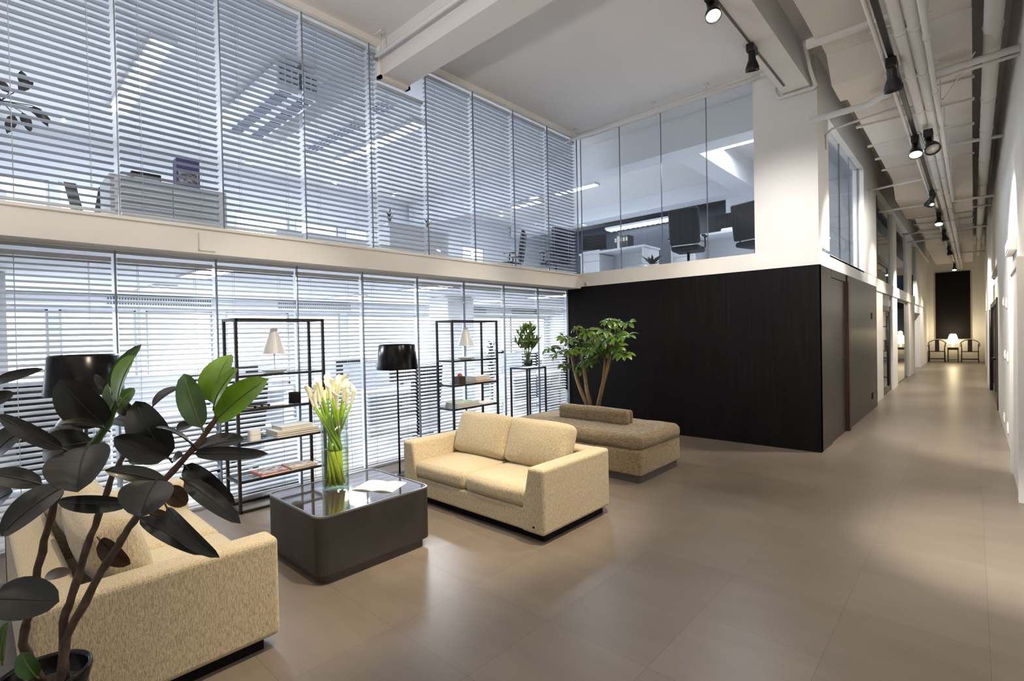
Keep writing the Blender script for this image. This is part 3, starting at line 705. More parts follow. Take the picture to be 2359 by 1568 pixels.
for i in range(15):
    a = i*2.399; rr = .21*math.sqrt((i+.5)/15)
    hz = (.64 if i < 8 else .47)-.9*rr*.35+rng.uniform(-.04,.03)
    foot = V((LX+.02*math.cos(a), LY+.02*math.sin(a), LZ+.116)); top = V((LX+rr*math.cos(a), LY+rr*math.sin(a), LZ+hz))
    ol = i >= 7
    o = thing('lily_stem', ('open cream lily on a leafy stem in the rounded vase' if ol else 'tall leafy lily stem with closed buds in the rounded vase'), 'flower', foot, 0, 'open lilies' if ol else 'lily buds')
    neck = V((LX+.05*math.cos(a)*min(1,rr/.1), LY+.05*math.sin(a)*min(1,rr/.1), LZ+.23))
    MB().tube([foot, neck, top], [.004,.004,.003], 6).build('stem', M['lilyleaf'], o, world=1)
    b = MB(); 
    for k in range(11):
        u = .25+.72*k/11; p = neck.lerp(top, u); an = a+k*2.4
        d = V((math.cos(an)*.6, math.sin(an)*.6, .75)).normalized()
        b.leaf(p, p+d*rng.uniform(.10,.17), .034, V((math.cos(an)*-.7, math.sin(an)*-.7, .7)), .2, -.08, 5)
    b.build('foliage', M['lilyleaf'], o, world=1)
    if ol:
        b = MB()
        for k in range(6):
            an = k*PI/3+i; d = V((math.cos(an), math.sin(an), .25)).normalized()
            b.leaf(top, top+d*.085, .03, (0,0,1), .15, .12, 5)
        b.build('petals', M['lilypetal'], o, world=1)
    else:
        b = MB()
        for k in range(2):
            d = V((math.cos(a+k*2)*.25, math.sin(a+k*2)*.25, 1)).normalized(); p = top+V((0,0,-.01))
            b.tube([p, p+d*.03, p+d*.07, p+d*.10], [.003,.012,.011,.002], 7)
        b.build('bud', M['treeleaf'], o, world=1)
# ================================================================= LAMPS
def floor_lamp(x, y, label, zb=1.225, zt=1.515, rb=.235, rt=.195):
    o = thing('floor_lamp', label, 'lamp', (x, y, 0), 0, 'black floor lamps')
    MB().lathe([(0,0),(.14,0),(.14,.012),(.02,.02),(0,.02)], (x,y,0), 32).build('base', M['black'], o, world=1)
    MB().tube([(x,y,.018),(x,y,zt-.05)], .011, 10).build('pole', M['black'], o, world=1)
    s_ = MB().lathe([(rb,zb),(rb+.001,zb+.012),(rt+.012,zt-.012),(rt,zt),(rt-.008,zt-.002),(rb-.008,zb+.002),(rb,zb)], (x,y,0), 48).build('shade', M['blackgloss'], o, world=1)
    b = MB()
    for k in range(3):
        a = k*2.094; b.tube([(x,y,zt-.06),(x+(rt-.005)*math.cos(a),y+(rt-.005)*math.sin(a),zt-.03)], .004, 6)
    b.build('spider', M['black'], s_, world=1)
    return o
floor_lamp(-4.90, 3.36, 'black floor lamp standing behind the left arm of the cream sofa')
floor_lamp(-4.85, .585, 'black floor lamp half hidden behind the rubber plant leaves')
o = MB().tube([(-4.86,3.22,.006),(-4.80,3.05,.006),(-4.88,2.93,.006),(-4.97,3.0,.006),(-4.9,3.12,.008),(-5.1,3.18,.006),(-5.3,3.1,.006)], .004, 6).build('power_cord', M['black'])
tag(o, 'thin black cord curled on the floor by the floor lamp', 'cord')
def table_lamp(x, y, z, label):
    o = thing('table_lamp', label, 'lamp', (x, y, z), 0, 'white cone table lamps')
    MB().lathe([(0,0),(.075,0),(.105,.012),(.128,.028),(.124,.030),(.09,.020),(.012,.018),(.009,.03),(0,.03)], (x,y,z), 36).build('base', M['white'], o, world=1)
    MB().tube([(x,y,z+.02),(x,y,z+.40)], .0065, 8).build('stem', M['white'], o, world=1)
    MB().lathe([(.110,.185),(.104,.20),(.048,.375),(.036,.395),(.036,.43),(.028,.437),(0,.438)], (x,y,z), 36).build('shade', M['white'], o, world=1)
table_lamp(-5.10, 2.06, 1.273, 'white cone table lamp on the etagere behind the vase')
table_lamp(-5.10, 4.61, 1.273, 'white cone table lamp on the etagere behind the cream sofa')
# ================================================================= SMALL THINGS ON THE SHELVES
def book(name, label, x, y, z, w, d, h, rz, cover, grp=None, cat='book', top=None):
    """w along y, d along x, thickness h"""
    o = thing(name, label, cat, (x, y, z), rz, grp)
    T = TR((0,0,0))
    c = MB(); c.box(-d/2, d/2, -w/2, w/2, 0, .003); c.box(-d/2, d/2, -w/2, w/2, h-.003, h); c.box(-d/2, -d/2+.003, -w/2, w/2, 0, h)
    c.build('cover', cover, o)
    box(-d/2+.003, d/2-.003, -w/2+.003, w/2-.003, .003, h-.003).build('pages', M['papere'], o)
    if top: 
        box(-d/2+.015, d/2-.015, -w/2+.02, w/2-.02, h, h+.0006).build('cover_picture', top, o)
    return o
# etagere 1, third shelf: white box and stack of white magazines
o = thing('candle_holder', 'white rounded block candle holder on a shelf of the left etagere', 'candle holder', (-5.04, 1.83, .643))
MB().prism(rrect(-5.0825,-4.9975,1.7775,1.8825,.025), .643, .695, 'z', bev=.003).build('base_block', M['white'], o, world=1)
MB().prism(rrect(-5.0825,-4.9975,1.7775,1.8825,.025), .697, .748, 'z', bev=.003).build('lid_block', M['white'], o, world=1)
z = .643
for k, (w, d, h, lab) in enumerate(((.42,.27,.020,'lowest'),(.42,.27,.022,'second'),(.42,.27,.018,'third from the bottom'))):
    book('magazine', 'white-spined magazine, %s of the pile on the left etagere' % lab, -5.085+.004*k, 2.215, z, w, d, h, 0, M['paper'], 'pile of magazines', 'magazine'); z += h+.0003
for k, (w, d, h, lab) in enumerate(((.32,.22,.017,'second from the top'),(.32,.22,.017,'topmost'))):
    book('magazine', 'smaller white magazine, %s of the pile on the left etagere' % lab, -5.08, 2.215, z, w, d, h, .04, M['paper'], 'pile of magazines', 'magazine'); z += h+.0003
# second shelf: tray of small boxes, papers, black cup
o = thing('paper_sheet', 'loose pale sheets lying on the second shelf of the left etagere', 'paper', (-5.09, 1.98, .953))
MB().box(-5.2,-4.99,1.86,2.10,.953,.957).box(-5.19,-4.985,1.88,2.11,.957,.961).build('sheets', M['paper'], o, world=1)
for k in range(3):
    o = thing('small_case', 'small black and white case, %s in the short row on the left etagere' % ('nearest','middle','farthest')[k], 'case', (-5.04+.02*k, 1.80+.055*k, .953), .5)
    dz = .0 if k == 0 else .009
    MB().box(-.055,.055,-.02,.02,dz,.02+dz, bev=.002).build('lid', M['blackmat'], o)
    MB().box(-.054,.056,-.021,-.019,dz+.003,.015+dz).build('label_edge', M['paper'], o)
o = thing('cup', 'black cylindrical cup on the second shelf of the left etagere', 'cup', (-5.06, 2.235, .953))
MB().lathe([(0,.0),(.055,.0),(.057,.004),(.057,.105),(.052,.105),(.05,.012),(0,.01)], (-5.06,2.235,.953), 28).build('body', M['blackmat'], o, world=1)
MB().lathe([(.0572,.098),(.0585,.102),(.0572,.106)], (-5.06,2.235,.953), 28).build('rim', M['black'], o, world=1)
# bottom shelf: two picture books
book('book', 'red-edged picture book lying on the bottom shelf of the left etagere', -5.08, 1.985, .298, .28, .24, .022, .05, M['redbook'], None, 'book', M['coverA'])
book('book', 'tan-covered picture book lying on the bottom shelf of the left etagere', -5.11, 2.29, .298, .27, .25, .016, -.03, M['tan'], None, 'book', M['coverB'])
# etagere 2
o = thing('square_holder', 'dark wooden cube holder on a shelf of the right etagere', 'holder', (-5.03, 4.43, .953))
b = MB(); b.box(-5.09,-4.98,4.375,4.485,.953,.963); b.box(-5.09,-5.08,4.375,4.485,.963,1.055); b.box(-4.99,-4.98,4.375,4.485,.963,1.055); b.box(-5.08,-4.99,4.375,4.385,.963,1.055); b.box(-5.08,-4.99,4.475,4.485,.963,1.055)
b.build('box', M['darkwoodbox'], o, world=1)
box(-5.08,-4.99,4.385,4.475,.963,1.02).build('filling', M['soil'], o, world=1)
o = MB().sphere((-5.035,4.43,1.058), .036, 20).build('ball', M['orange']); tag(o, 'red-orange ball sitting in the dark wooden cube holder', 'ball')
book('book', 'red-backed book at the bottom of the short pile on the right etagere', -5.10, 4.85, .953, .32, .24, .024, 0, M['orange'])
book('book', 'grey and white book in the middle of the short pile on the right etagere', -5.11, 4.83, .9773, .28, .22, .028, .02, M['paper'])
book('book', 'white book on top of the short pile on the right etagere', -5.11, 4.835, 1.0056, .28, .21, .026, -.02, M['paper'])
book('book', 'thick white book under the floral one on the right etagere', -5.09, 4.52, .643, .40, .25, .040, 0, M['paper'])
o = book('book', 'floral green and yellow covered book on the lower shelf of the right etagere', -5.09, 4.52, .6833, .39, .24, .022, .0, M['paper'], None, 'book', M['coverC'])
box(-.07,-.03,-.1,.16,.0226,.0232).build('yellow_stripe', M['yellow'], o); box(.0,.03,.02,.15,.0226,.0232).build('green_stripe', M['lime'], o); box(-.02,.01,-.16,-.07,.0226,.0232).build('pink_stripe', M['pink'], o)
o = thing('paper_sheet', 'white folded sheets beside the floral book on the right etagere', 'paper', (-5.1, 4.9, .643))
MB().box(-5.2,-4.99,4.78,5.02,.643,.650).box(-5.19,-5.0,4.80,5.03,.650,.656).build('sheets', M['paper'], o, world=1)
# ================================================================= PLANTS
o = thing('rubber_plant', 'large dark-leaved rubber plant in a black pot in the corner', 'plant', (FICUS_POT[0], FICUS_POT[1], 0))
px, py, pz = FICUS_POT
MB().lathe([(0,0),(.085,0),(.09,.02),(.116,pz-.06),(.128,pz-.015),(.126,pz),(.119,pz+.002),(.112,pz-.01),(.108,pz-.07),(0,pz-.07)], (px,py,0), 40).build('pot', M['blackgloss'], o, world=1)
MB().lathe([(.108,pz-.068),(.09,pz-.055),(.05,pz-.05),(0,pz-.048)], (px,py,0), 24).build('soil', M['soil'], o, world=1)
for k, st in enumerate(FICUS_STEMS):
    pts = [V(p) for p in st]
    if k < 3: pts[0] = V((px+(-.03,.02,.05)[k], py+(.0,.05,.03)[k], pz-.06))
    dn = []
    for i in range(len(pts)-1):
        for q in range(4): dn.append(pts[i].lerp(pts[i+1], q/4)+V((random.uniform(-1,1),random.uniform(-1,1),0))*.0025)
    dn.append(pts[-1]); m_ = len(dn)
    MB().tube(dn, [(.0135-.006*i/m_)*(1.16 if i % 3 == 0 else 1) for i in range(m_)], 9).build('stem', M['rubberbark'] if k < 3 else M['leafgreen'], o, world=1)
NRM = V((.62,-.62,.42)); DROOP = []
for i, (lb, lt, w, kind) in enumerate(FICUS_LEAVES):
    b0, t0 = V(lb), V(lt); L = (t0-b0).length
    nr = (NRM+V((random.uniform(-.45,.45), random.uniform(-.45,.45), random.uniform(-.3,.5)))).normalized()
    ax = (t0-b0).normalized(); 
    if L < .09: b0 = b0-ax*.01
    m_ = (M['leafdark'], M['leafgreen'], M['leafbright'], M['leafbrown'])[kind]
    DROOP.append(random.uniform(.04,.12)); lf = MB().leaf(b0, t0, w*(1.3 if kind == 2 else 1.14), nr, .13, DROOP[-1], 12, pw=.52, e0=.86).build('leaf', m_, o, world=1)
    sdv = ax.cross(nr).normalized(); up = sdv.cross(ax).normalized(); dr = DROOP[i]
    mp_ = [b0+ax*L*u+up*(-dr*L*(2*u-1)**2+dr*L-.0006*(1 if kind != 3 else -1)+.001) for u in [q/10 for q in range(-1,10)]]
    if w > .035: MB().tube(mp_, [.0030]*5+[.0024]*4+[.0016,.0010], 5).build('midrib', M['rib'] if kind in (1,2) else M['ribdark'], lf, world=1)
# tall umbrella tree by the dark wall
o = thing('umbrella_tree', 'tall green umbrella tree with bare trunks before the dark wall', 'plant', (-4.28, 6.5, 0))
MB().lathe([(0,0),(.17,0),(.19,.02),(.225,.40),(.232,.43),(.222,.43),(.21,.37),(0,.37)], (-4.25,6.52,0), 36).build('pot', M['potglass'], o, world=1)
MB().lathe([(.212,.372),(.1,.38),(0,.385)], (-4.25,6.52,0), 24).build('soil', M['soil'], o, world=1)
for k, st in enumerate(TREE_TRUNKS):
    pts = [V(p) for p in st]
    if k < 3: pts[0] = V((pts[0].x*.6-4.27*.4, 6.5, .375))
    MB().tube(pts, [.036,.032,.029,.024] if k < 3 else [.024,.021,.02,.018], 10).build('trunk', M['bark'], o, world=1)
rng = random.Random(21)
tips = [V(t[-1]) for t in TREE_TRUNKS]
for (c, s_) in TREE_CLUSTERS:
    c = V(c); b = MB(); near = min(tips, key=lambda t: (t-c).length)
    br = MB().tube([near, near.lerp(c, .5)+V((0,0,.05)), c], [.009,.006,.004], 6)
    nl = rng.randint(7, 9); ph = rng.uniform(0, 6.28); tilt = V((rng.uniform(-.35,.5), rng.uniform(-.7,-.1), rng.uniform(.5,1))).normalized()
    Rq = tilt.to_track_quat('Z','Y').to_matrix().to_4x4()
    for k in range(nl):
        a = ph+2*PI*k/nl; L = .135*s_*rng.uniform(.8,1.12)
        d = Rq @ V((math.cos(a), math.sin(a), rng.uniform(-.5,.05))); d.z -= .25; d.normalize()
        b.leaf(c+d*.03, c+d*(.03+L), L*.50, Rq @ V((0,0,1)), .12, .10, 6, .75)
        b.tube([c, c+d*.035], .0025, 4, False)
    cl = b.build('leaf_cluster', M['treeleaf'], o, world=1)
    br.build('branch', M['bark'], o, world=1)
# ================================================================= CORRIDOR SERVICES
o = thing('air_duct', 'wide cream rectangular duct running along the corridor ceiling', 'duct', (-.55, 8, 4.4))
def dsec(y0, y1, z0, z1=4.72, x0=-1.10, x1=.01): MB().box(x0, x1, y0, y1, z0, z1, bev=.006, seg=1).build('duct_section', M['duct'], o, world=1)
dsec(-4.0, 5.60, 4.37); dsec(5.64, 6.10, 4.42)
MB().prism([(6.10,4.42),(6.34,4.19),(6.82,4.18),(6.82,4.72),(6.10,4.72)], -1.10, .01, 'x').build('duct_drop', M['duct'], o, world=1)
dsec(6.83, 9.3, 4.34); dsec(9.32, 11.9, 4.34); 
MB().prism([(11.9,4.34),(12.3,4.06),(14.6,4.04),(14.6,4.72),(11.9,4.72)], -1.10, .01, 'x').build('duct_drop', M['duct'], o, world=1)
dsec(14.62, 17.4, 4.36); dsec(17.42, 20.4, 4.36)
MB().prism([(20.4,4.36),(20.8,4.12),(27.0,4.10),(27.0,4.72),(20.4,4.72)], -1.10, .01, 'x').build('duct_drop', M['duct'], o, world=1)
for y in (7.55,8.3,9.31,10.1,10.9,15.4,16.4,17.41,18.6,19.6):
    box(-1.16, .03, y-.022, y+.022, 4.315, 4.342).build('duct_flange', M['duct'], o, world=1)
for y in (5.62,):
    box(-1.18, -.42, y-.03, y+.03, 4.33, 4.40).build('hanger_rail', M['pipe'], o, world=1)
GP = 'pipes under the corridor ceiling'
def pipe(label, pts, r, name='pipe', m='pipe', clips=None, n=12, grp=GP):
    o = thing(name, label, 'pipe', pts[0], 0, grp)
    MB().tube(pts, r, n).build('run', M[m], o, world=1)
    if clips:
        for y in clips:
            p = V(pts[0]); b = MB(); b.tube([(p.x,y-.02,p.z),(p.x,y+.02,p.z)], r+.007, n); b.build('collar', M[m], o, world=1)
    return o
cl = [5.15,6.15,7.2,8.2,9.4,10.6,12,13.5,15,17,19,21,24]
pipe('left one of the twin lagged white pipes along the corridor ceiling', [(-.424,-4,3.99),(-.424,28.5,3.99)], .043, clips=cl)
pipe('right one of the twin lagged white pipes along the corridor ceiling', [(-.333,-4,3.99),(-.333,28.5,3.99)], .043, clips=cl)
pipe('thin white conduit right of the twin lagged pipes', [(-.262,-4,3.93),(-.262,12.0,3.93),(-.262,12.15,3.85)], .021, clips=[5.3,6.6,7.9,9.2,10.5])
pipe('thin white conduit left of the black lighting track', [(-.575,-4,3.99),(-.575,28,3.99)], .017)
for y in cl[:10]:
    o = MB().box(-.62,-.22,y-.015,y+.015,4.036,4.05).box(-.60,-.59,y-.01,y+.01,4.05,4.36).box(-.25,-.24,y-.01,y+.01,4.05,4.36).build('pipe_hanger', M['pipe'])
    tag(o, 'white strap hanger holding the twin corridor pipes to the duct', 'hanger', 'strap hangers over the corridor')
pipe('fat white pipe running along the right side of the corridor ceiling', [(.150,-4,4.28),(.150,26,4.28)], .066, clips=[5.2,6.3,8.2,9.5,11.2,13,15.5,18,21])
pipe('fat white branch pipe crossing the corridor to the right wall', [(-.47,6.56,4.09),(XR-.005,6.54,4.11)], .034)
pipe('thinner white pipe under the fat branch pipe crossing to the right wall', [(-.47,6.60,4.045),(XR-.005,6.58,4.065)], .016)
pipe('white branch pipe crossing from the left beam with a bend near the track', [(XC+.005,6.95,4.10),(-.85,6.93,4.10),(-.72,6.80,4.10),(-.60,6.72,4.08)], .034)
pipe('thin white conduit with an elbow dropping at the upper glass', [(-1.425,7.85,3.98),(-1.425,7.82,4.17),(-1.36,7.80,4.22),(-.60,7.60,4.22)], .014)
pipe('thin white conduit crossing from the white post to the corridor pipes', [(XC-.06,11.55,4.16),(-.40,11.3,4.16),(-.36,10.9,4.2)], .018)
for k, (y, z) in enumerate(((9.9,4.25),(13.0,4.0),(15.1,4.2),(18.2,4.2),(22.5,4.0))):
    pipe('white pipe crossing between the twin pipes and the fat pipe, %s of five' % ORD[k], [(-.28,y-.05,z),(XR-.003 if y < 12.5 else .30,y+.02,z)], .024)
for k, (y, z) in enumerate(((12.9,4.0),(17.6,4.15),(19.0,4.1))):
    pipe('white pipe crossing left from the track to the corridor beam, %s of three far ones' % ORD[k], [(XC+.005,y+.1,z),(-.62,y,z)], .024)
o = MB().tube([(-.235,7.05,3.955),(.03,6.45,4.15)], .006, 6).build('brace_rod', M['pipe']); tag(o, 'slim diagonal white rod bracing the conduit to the duct', 'rod')
# pipes of the main hall
o = pipe('long white pipe under the ceiling above the back glass', [(XL-.1,7.15,4.935),(-2.05,7.15,4.935)], .022, grp=None)
for x in (-5.0,-3.55,-2.75):
    b = MB(); b.tube([(x,7.15,4.955),(x,7.15,ZC)], .006, 6); b.box(x-.03,x+.03,7.12,7.18,ZC-.012,ZC-.001); b.build('hanger', M['pipe'], o, world=1)
o = pipe('white pipe beside the ceiling beam ending at the left glass', [(XL+.04,3.27,4.83),(-1.9,3.27,4.83)], .024, grp=None)
b = MB(); b.tube([(-4.95,3.27,4.85),(-4.95,3.27,ZC)], .008, 6); b.box(-5.02,-4.88,3.24,3.30,ZC-.015,ZC-.001); b.build('hanger', M['pipe'], o, world=1)
b = MB(); b.box(XL+.035,XL+.05,3.235,3.305,4.79,4.87); b.build('end_bracket', M['steelgrey'], o, world=1)
pipe('white conduit bending round the end of the beam by the column', [(-1.90,7.30,4.78),(-1.90,7.30,4.70),(-1.86,7.30,4.63),(-1.47,7.30,4.63),(-1.44,7.30,4.66),(-1.43,7.0,4.72),(-1.43,6.8,4.86),(-1.41,6.6,4.9),(-.7,6.2,4.80)], .021, grp=None)
# ================================================================= TRACKS AND SPOT HEADS
o = MB().box(-.535,-.495,-4,26.2,3.955,3.99).build('lighting_track', M['black']); tag(o, 'black lighting track along the corridor pipes', 'track')
o = MB().box(-1.745,-1.725,-4,7.05,4.652,4.664).build('lighting_track', M['plinth']); tag(o, 'slim dark track on the underside of the ceiling beam', 'track')
def spot_head(loc, aim, lit, label, grp, lens='bulb', sc=1.):
    """track adapter box + stem + flared can, lamp face at the mouth"""
    o = thing('spotlight', label, 'spotlight', loc, 0, grp); L = V(loc)
    d = V(aim).normalized()
    box(L.x-.035*sc, L.x+.035*sc, L.y-.075*sc, L.y+.075*sc, L.z-.075*sc, L.z, bev=.008).build('adapter', M['black'], o, world=1)
    j = L+V((0,0,-.10*sc)); 
    MB().tube([L+V((0,0,-.07*sc)), j], .018*sc, 8).build('arm', M['black'], o, world=1)
    T = Matrix.Translation(j) @ d.to_track_quat('Z','Y').to_matrix().to_4x4() @ Matrix.Scale(sc, 4)
    MB().lathe([(0,-.07),(.03,-.068),(.034,-.05),(.034,.03),(.048,.06),(.062,.10),(.062,.135),(.057,.135),(.055,.10),(0,.095)], (0,0,0), 24, T=T).build('can', M['black'], o, world=1)
    MB().lathe([(0,.128),(.050,.124),(.055,.11)], (0,0,0), 24, T=T).build('lamp_face', M[lens] if lit else M['bulboff'], o, world=1)
    return j+d*.17*sc, d
LAMPS = []
G2 = 'track spotlights'
for (y, aim, lit, lab) in ((4.66, (.30,-.45,-1), 1, 'lit spotlight under the beam at the top of the view'), (5.80, (-.1,.35,-1), 0, 'black unlit-looking spotlight under the beam near the column')):
    p, d = spot_head((-1.735, y, 4.652), aim, lit, lab, G2, sc=1.1); LAMPS.append((p, d, lit))
CS = [(5.60,(.05,.5,-1),0,'large black spotlight on the corridor track, nearest one'),(8.05,(.05,-.55,-1),1,'brightly lit spotlight on the corridor track beside the dark one with a visible lens'),
 (11.5,(-.4,.5,-1),0,'black spotlight on the corridor track turned away, by the white crossing conduit'),(13.9,(.0,-.6,-1),1,'lit spotlight on the corridor track before the duct drop'),
 (16.4,(.2,.2,-1),1,'lit spotlight on the corridor track, third lit one along the corridor'),(19.8,(.2,.2,-1),1,'small lit spotlight on the corridor track, fourth lit one along the corridor'),(25.7,(.0,-.45,-1),1,'farthest lit spotlight on the corridor track above the black panel')]
for (y, aim, lit, lab) in CS:
    p, d = spot_head((-.515, y, 3.955), aim, lit, lab, G2, sc=1.15); LAMPS.append((p, d, lit))
p, d = spot_head((-.375, 7.75, 3.90), (.25,-.55,-.75), 0, 'dark corridor spotlight with its round lens turned to the camera', G2, sc=1.25)
# dome camera in the corner
o = thing('security_camera', 'small white dome camera in the corner under the back band', 'camera', (-4.99, YB-.006, 2.455))
T = TR((-4.99, YB-.006, 2.455), (PI/2,0,0))
MB().lathe([(.036,0),(.038,.012),(.030,.02)], (0,0,0), 20, T=T, capb=True).build('housing', M['white'], o, world=1)
MB().lathe([(.028,.018),(.02,.034),(0,.04)], (0,0,0), 20, T=T).build('lens_dome', M['bulboff'], o, world=1)
# ================================================================= END OF THE CORRIDOR
o = box(-1.245, -.085, 29.545, 29.6, 1.0, 3.96).build('wall_panel', M['blackmat']); tag(o, 'tall plain black panel hung on the far end wall', 'panel')
def horseshoe(x, y, label):
    o = thing('armchair', label, 'chair', (x, y, 0), 0, 'horseshoe-back chairs at the corridor end')
    w, d, sh = .29, .24, .48
    MB().box(-w,w,-d,d,sh-.035,sh, bev=.01).build('seat', M['chairwood'], o)
    for sx in (-1,1):
        for sy in (-1,1):
            top = .80 if sy > 0 else .72
            MB().tube([(sx*(w-.02),sy*(d-.03),0),(sx*(w-.03),sy*(d-.03),sh),(sx*(w-.02),sy*(d-.04),top)], .017, 8).build('leg', M['chairwood'], o)
    b = MB(); pts = []
    for k in range(17):
        a = -PI*.12+PI*1.24*k/16; pts.append((math.cos(a)*.315, .05+math.sin(a)*.20, .74+.22*max(0,math.sin(a))))
    pts = [(pts[0][0]+.01,-.24,.70)]+pts+[(pts[-1][0]-.01,-.24,.70)]
    b.tube(pts, .017, 8); b.build('horseshoe_rail', M['chairwood'], o)
    MB().prism([(-.075,sh),(.075,sh),(.07,.95),(-.07,.95)], .205, .225, 'y').build('back_splat', M['chairwood'], o)
    b = MB(); b.box(-w+.02,w-.02,-d+.015,-d+.035,.12,.155); b.box(-w+.02,w-.02,d-.04,d-.02,.12,.15); b.box(-w,-w+.025,-d+.03,d-.03,.10,.13); b.box(w-.025,w,-d+.03,d-.03,.10,.13)
    b.build('stretcher', M['chairwood'], o)
horseshoe(-1.19, 29.0, 'dark horseshoe-back armchair left of the lamp table at the corridor end')
horseshoe(-.11, 29.0, 'dark horseshoe-back armchair right of the lamp table at the corridor end')
o = thing('lamp_table', 'small dark square table between the two armchairs', 'table', (-.655, 29.05, 0))
MB().box(-.84,-.47,28.87,29.23,.60,.635, bev=.006).build('top', M['chairwood'], o, world=1)
for sx in (-.82,-.49):
    for sy in (28.89,29.21): MB().box(sx-.016,sx+.016,sy-.016,sy+.016,0,.60).build('leg', M['chairwood'], o, world=1)
MB().box(-.82,-.49,28.885,28.905,.53,.60).box(-.82,-.49,28.885,28.905,.09,.115).build('rail', M['chairwood'], o, world=1)
o = thing('table_lamp', 'glowing cream shaded lamp on the small table at the corridor end', 'lamp', (-.655, 29.05, .636))
MB().lathe([(0,0),(.07,0),(.07,.015),(.03,.03),(.055,.10),(.03,.17),(.015,.19),(.015,.24),(0,.24)], (-.655,29.05,.636), 24).build('base', M['white'], o, world=1)
MB().lathe([(.20,.17),(.185,.30),(.13,.52),(.09,.585),(0,.59)], (-.655,29.05,.636), 32).build('shade', M['glow'], o, world=1)
# glowing lamps set behind the corridor glass to stand in for lamp reflections
o = thing('side_table', 'long dark table under the reflection stand-in lamps behind the corridor glass', 'table', (-2.6, 20, 0))
MB().box(-2.8,-2.3,17.4,21.4,.62,.66).build('top', M['chairwood'], o, world=1)
for yy in (17.5,19.4,21.3): MB().box(-2.75,-2.70,yy,yy+.05,0,.62).box(-2.40,-2.35,yy,yy+.05,0,.62).build('leg_pair', M['chairwood'], o, world=1)
for k, yy in enumerate((18.1,18.9,19.7,20.6)):
    o = thing('table_lamp', 'glowing white stand-in for a lamp reflection in the corridor glass', 'lamp', (-2.55,yy,.66), 0, 'lamp reflections in the corridor glass')
    MB().lathe([(0,0),(.06,0),(.02,.02),(.015,.15)], (-2.55,yy,.66), 16).build('base', M['white'], o, world=1)
    MB().lathe([(.10,.12),(.13,.25),(.12,.5),(.08,.6),(0,.61)], (-2.55,yy,.66), 20).build('shade', M['glow'], o, world=1)
# ================================================================= OFFICES
ZF = ZB1-.02
def light_bar(x0, x1, y0, y1, z, label, grp, louv=0):
    o = thing('ceiling_light', label, 'light', ((x0+x1)/2,(y0+y1)/2,z), 0, grp)
    MB().box(x0-.03,x1+.03,y0-.03,y1+.03,z+.012,z+.07).build('housing', M['whitep'], o, world=1)
    MB().box(x0,x1,y0,y1,z,z+.012).build('diffuser', M['tube'], o, world=1)
    if louv:
        b = MB()
        for k in range(louv+1):
            x = x0+(x1-x0)*k/louv; b.box(x-.012,x+.012,y0,y1,z-.02,z-.001)
        b.build('louvre', M['whitep'], o, world=1)
G3 = 'office ceiling lights upstairs'
light_bar(-9.25,-6.70,1.50,1.68,4.99,'long bright ceiling light behind the upper blinds at the left', G3)
light_bar(-9.05,-6.55,4.90,5.08,4.99,'long bright ceiling light behind the upper blinds right of the beam', G3)
light_bar(-7.35,-6.2,9.56,9.70,4.90,'bright batten light seen through the corner of the upper glass', G3)
light_bar(-8.85,-7.95,9.72,9.88,4.90,'short bright batten light seen through the last upper blind', G3)
light_bar(-3.45,-2.3,9.33,9.46,4.90,'bright batten light seen at the right end of the back glass', G3)
light_bar(-7.7,-5.6,12.45,12.75,4.52,'louvred light strip far behind the back glass', G3, 14)
for k, (x, y) in enumerate(((-8.78,3.21),(-8.75,4.71),(-8.66,5.95),(-8.48,8.92),(-8.5,10.3))):
    o = thing('downlight', 'small round bright spotlight on the office ceiling, %s from the left' % ORD[k], 'light', (x,y,4.5), 0, 'small office spots')
    x *= 1.16; y *= 1.16; o.location = (x,y,4.97)
    MB().tube([(x,y,5.07),(x,y,5.03)], .012, 6).build('rod', M['whitep'], o, world=1)
    MB().lathe([(.03,.07),(.05,.05),(.06,0)], (x,y,4.97), 16, capt=False, capb=False).build('can', M['whitep'], o, world=1)
    MB().sphere((x,y,4.965), .05, 12).build('lamp', M['bulbcool'], o, world=1)
def ac_unit(x0, x1, y0, y1, label):
    o = thing('air_conditioner', label, 'air conditioner', ((x0+x1)/2,(y0+y1)/2,4.6), 0, 'ceiling air conditioners')
    MB().box(x0,x1,y0,y1,4.66,4.98,bev=.02).build('case', M['whitep'], o, world=1)
    for hx in (x0+.2,x1-.2): MB().tube([(hx,(y0+y1)/2,4.97),(hx,(y0+y1)/2,ZC)], .01, 6).build('hanger_rod', M['steelgrey'], o, world=1)
    b = MB()
    for k in range(15):
        x = x0+.1+(x1-x0-.2)*k/14; b.box(x-.04,x+.04,y0+.05,y0+.20,4.650,4.659); b.box(x-.04,x+.04,y1-.20,y1-.05,4.650,4.659)
    b.build('grille', M['vent'], o, world=1)
    b = MB()
    for k in range(6): 
        y = y0+.06+(y1-y0-.12)*k/5; b.box(x1+.001,x1+.008,y-.03,y+.03,4.72,4.92)
    b.build('side_grille', M['vent'], o, world=1)
ac_unit(-8.1,-6.2,2.62,3.15,'white ceiling air conditioner with slotted grilles behind the third upper blind')
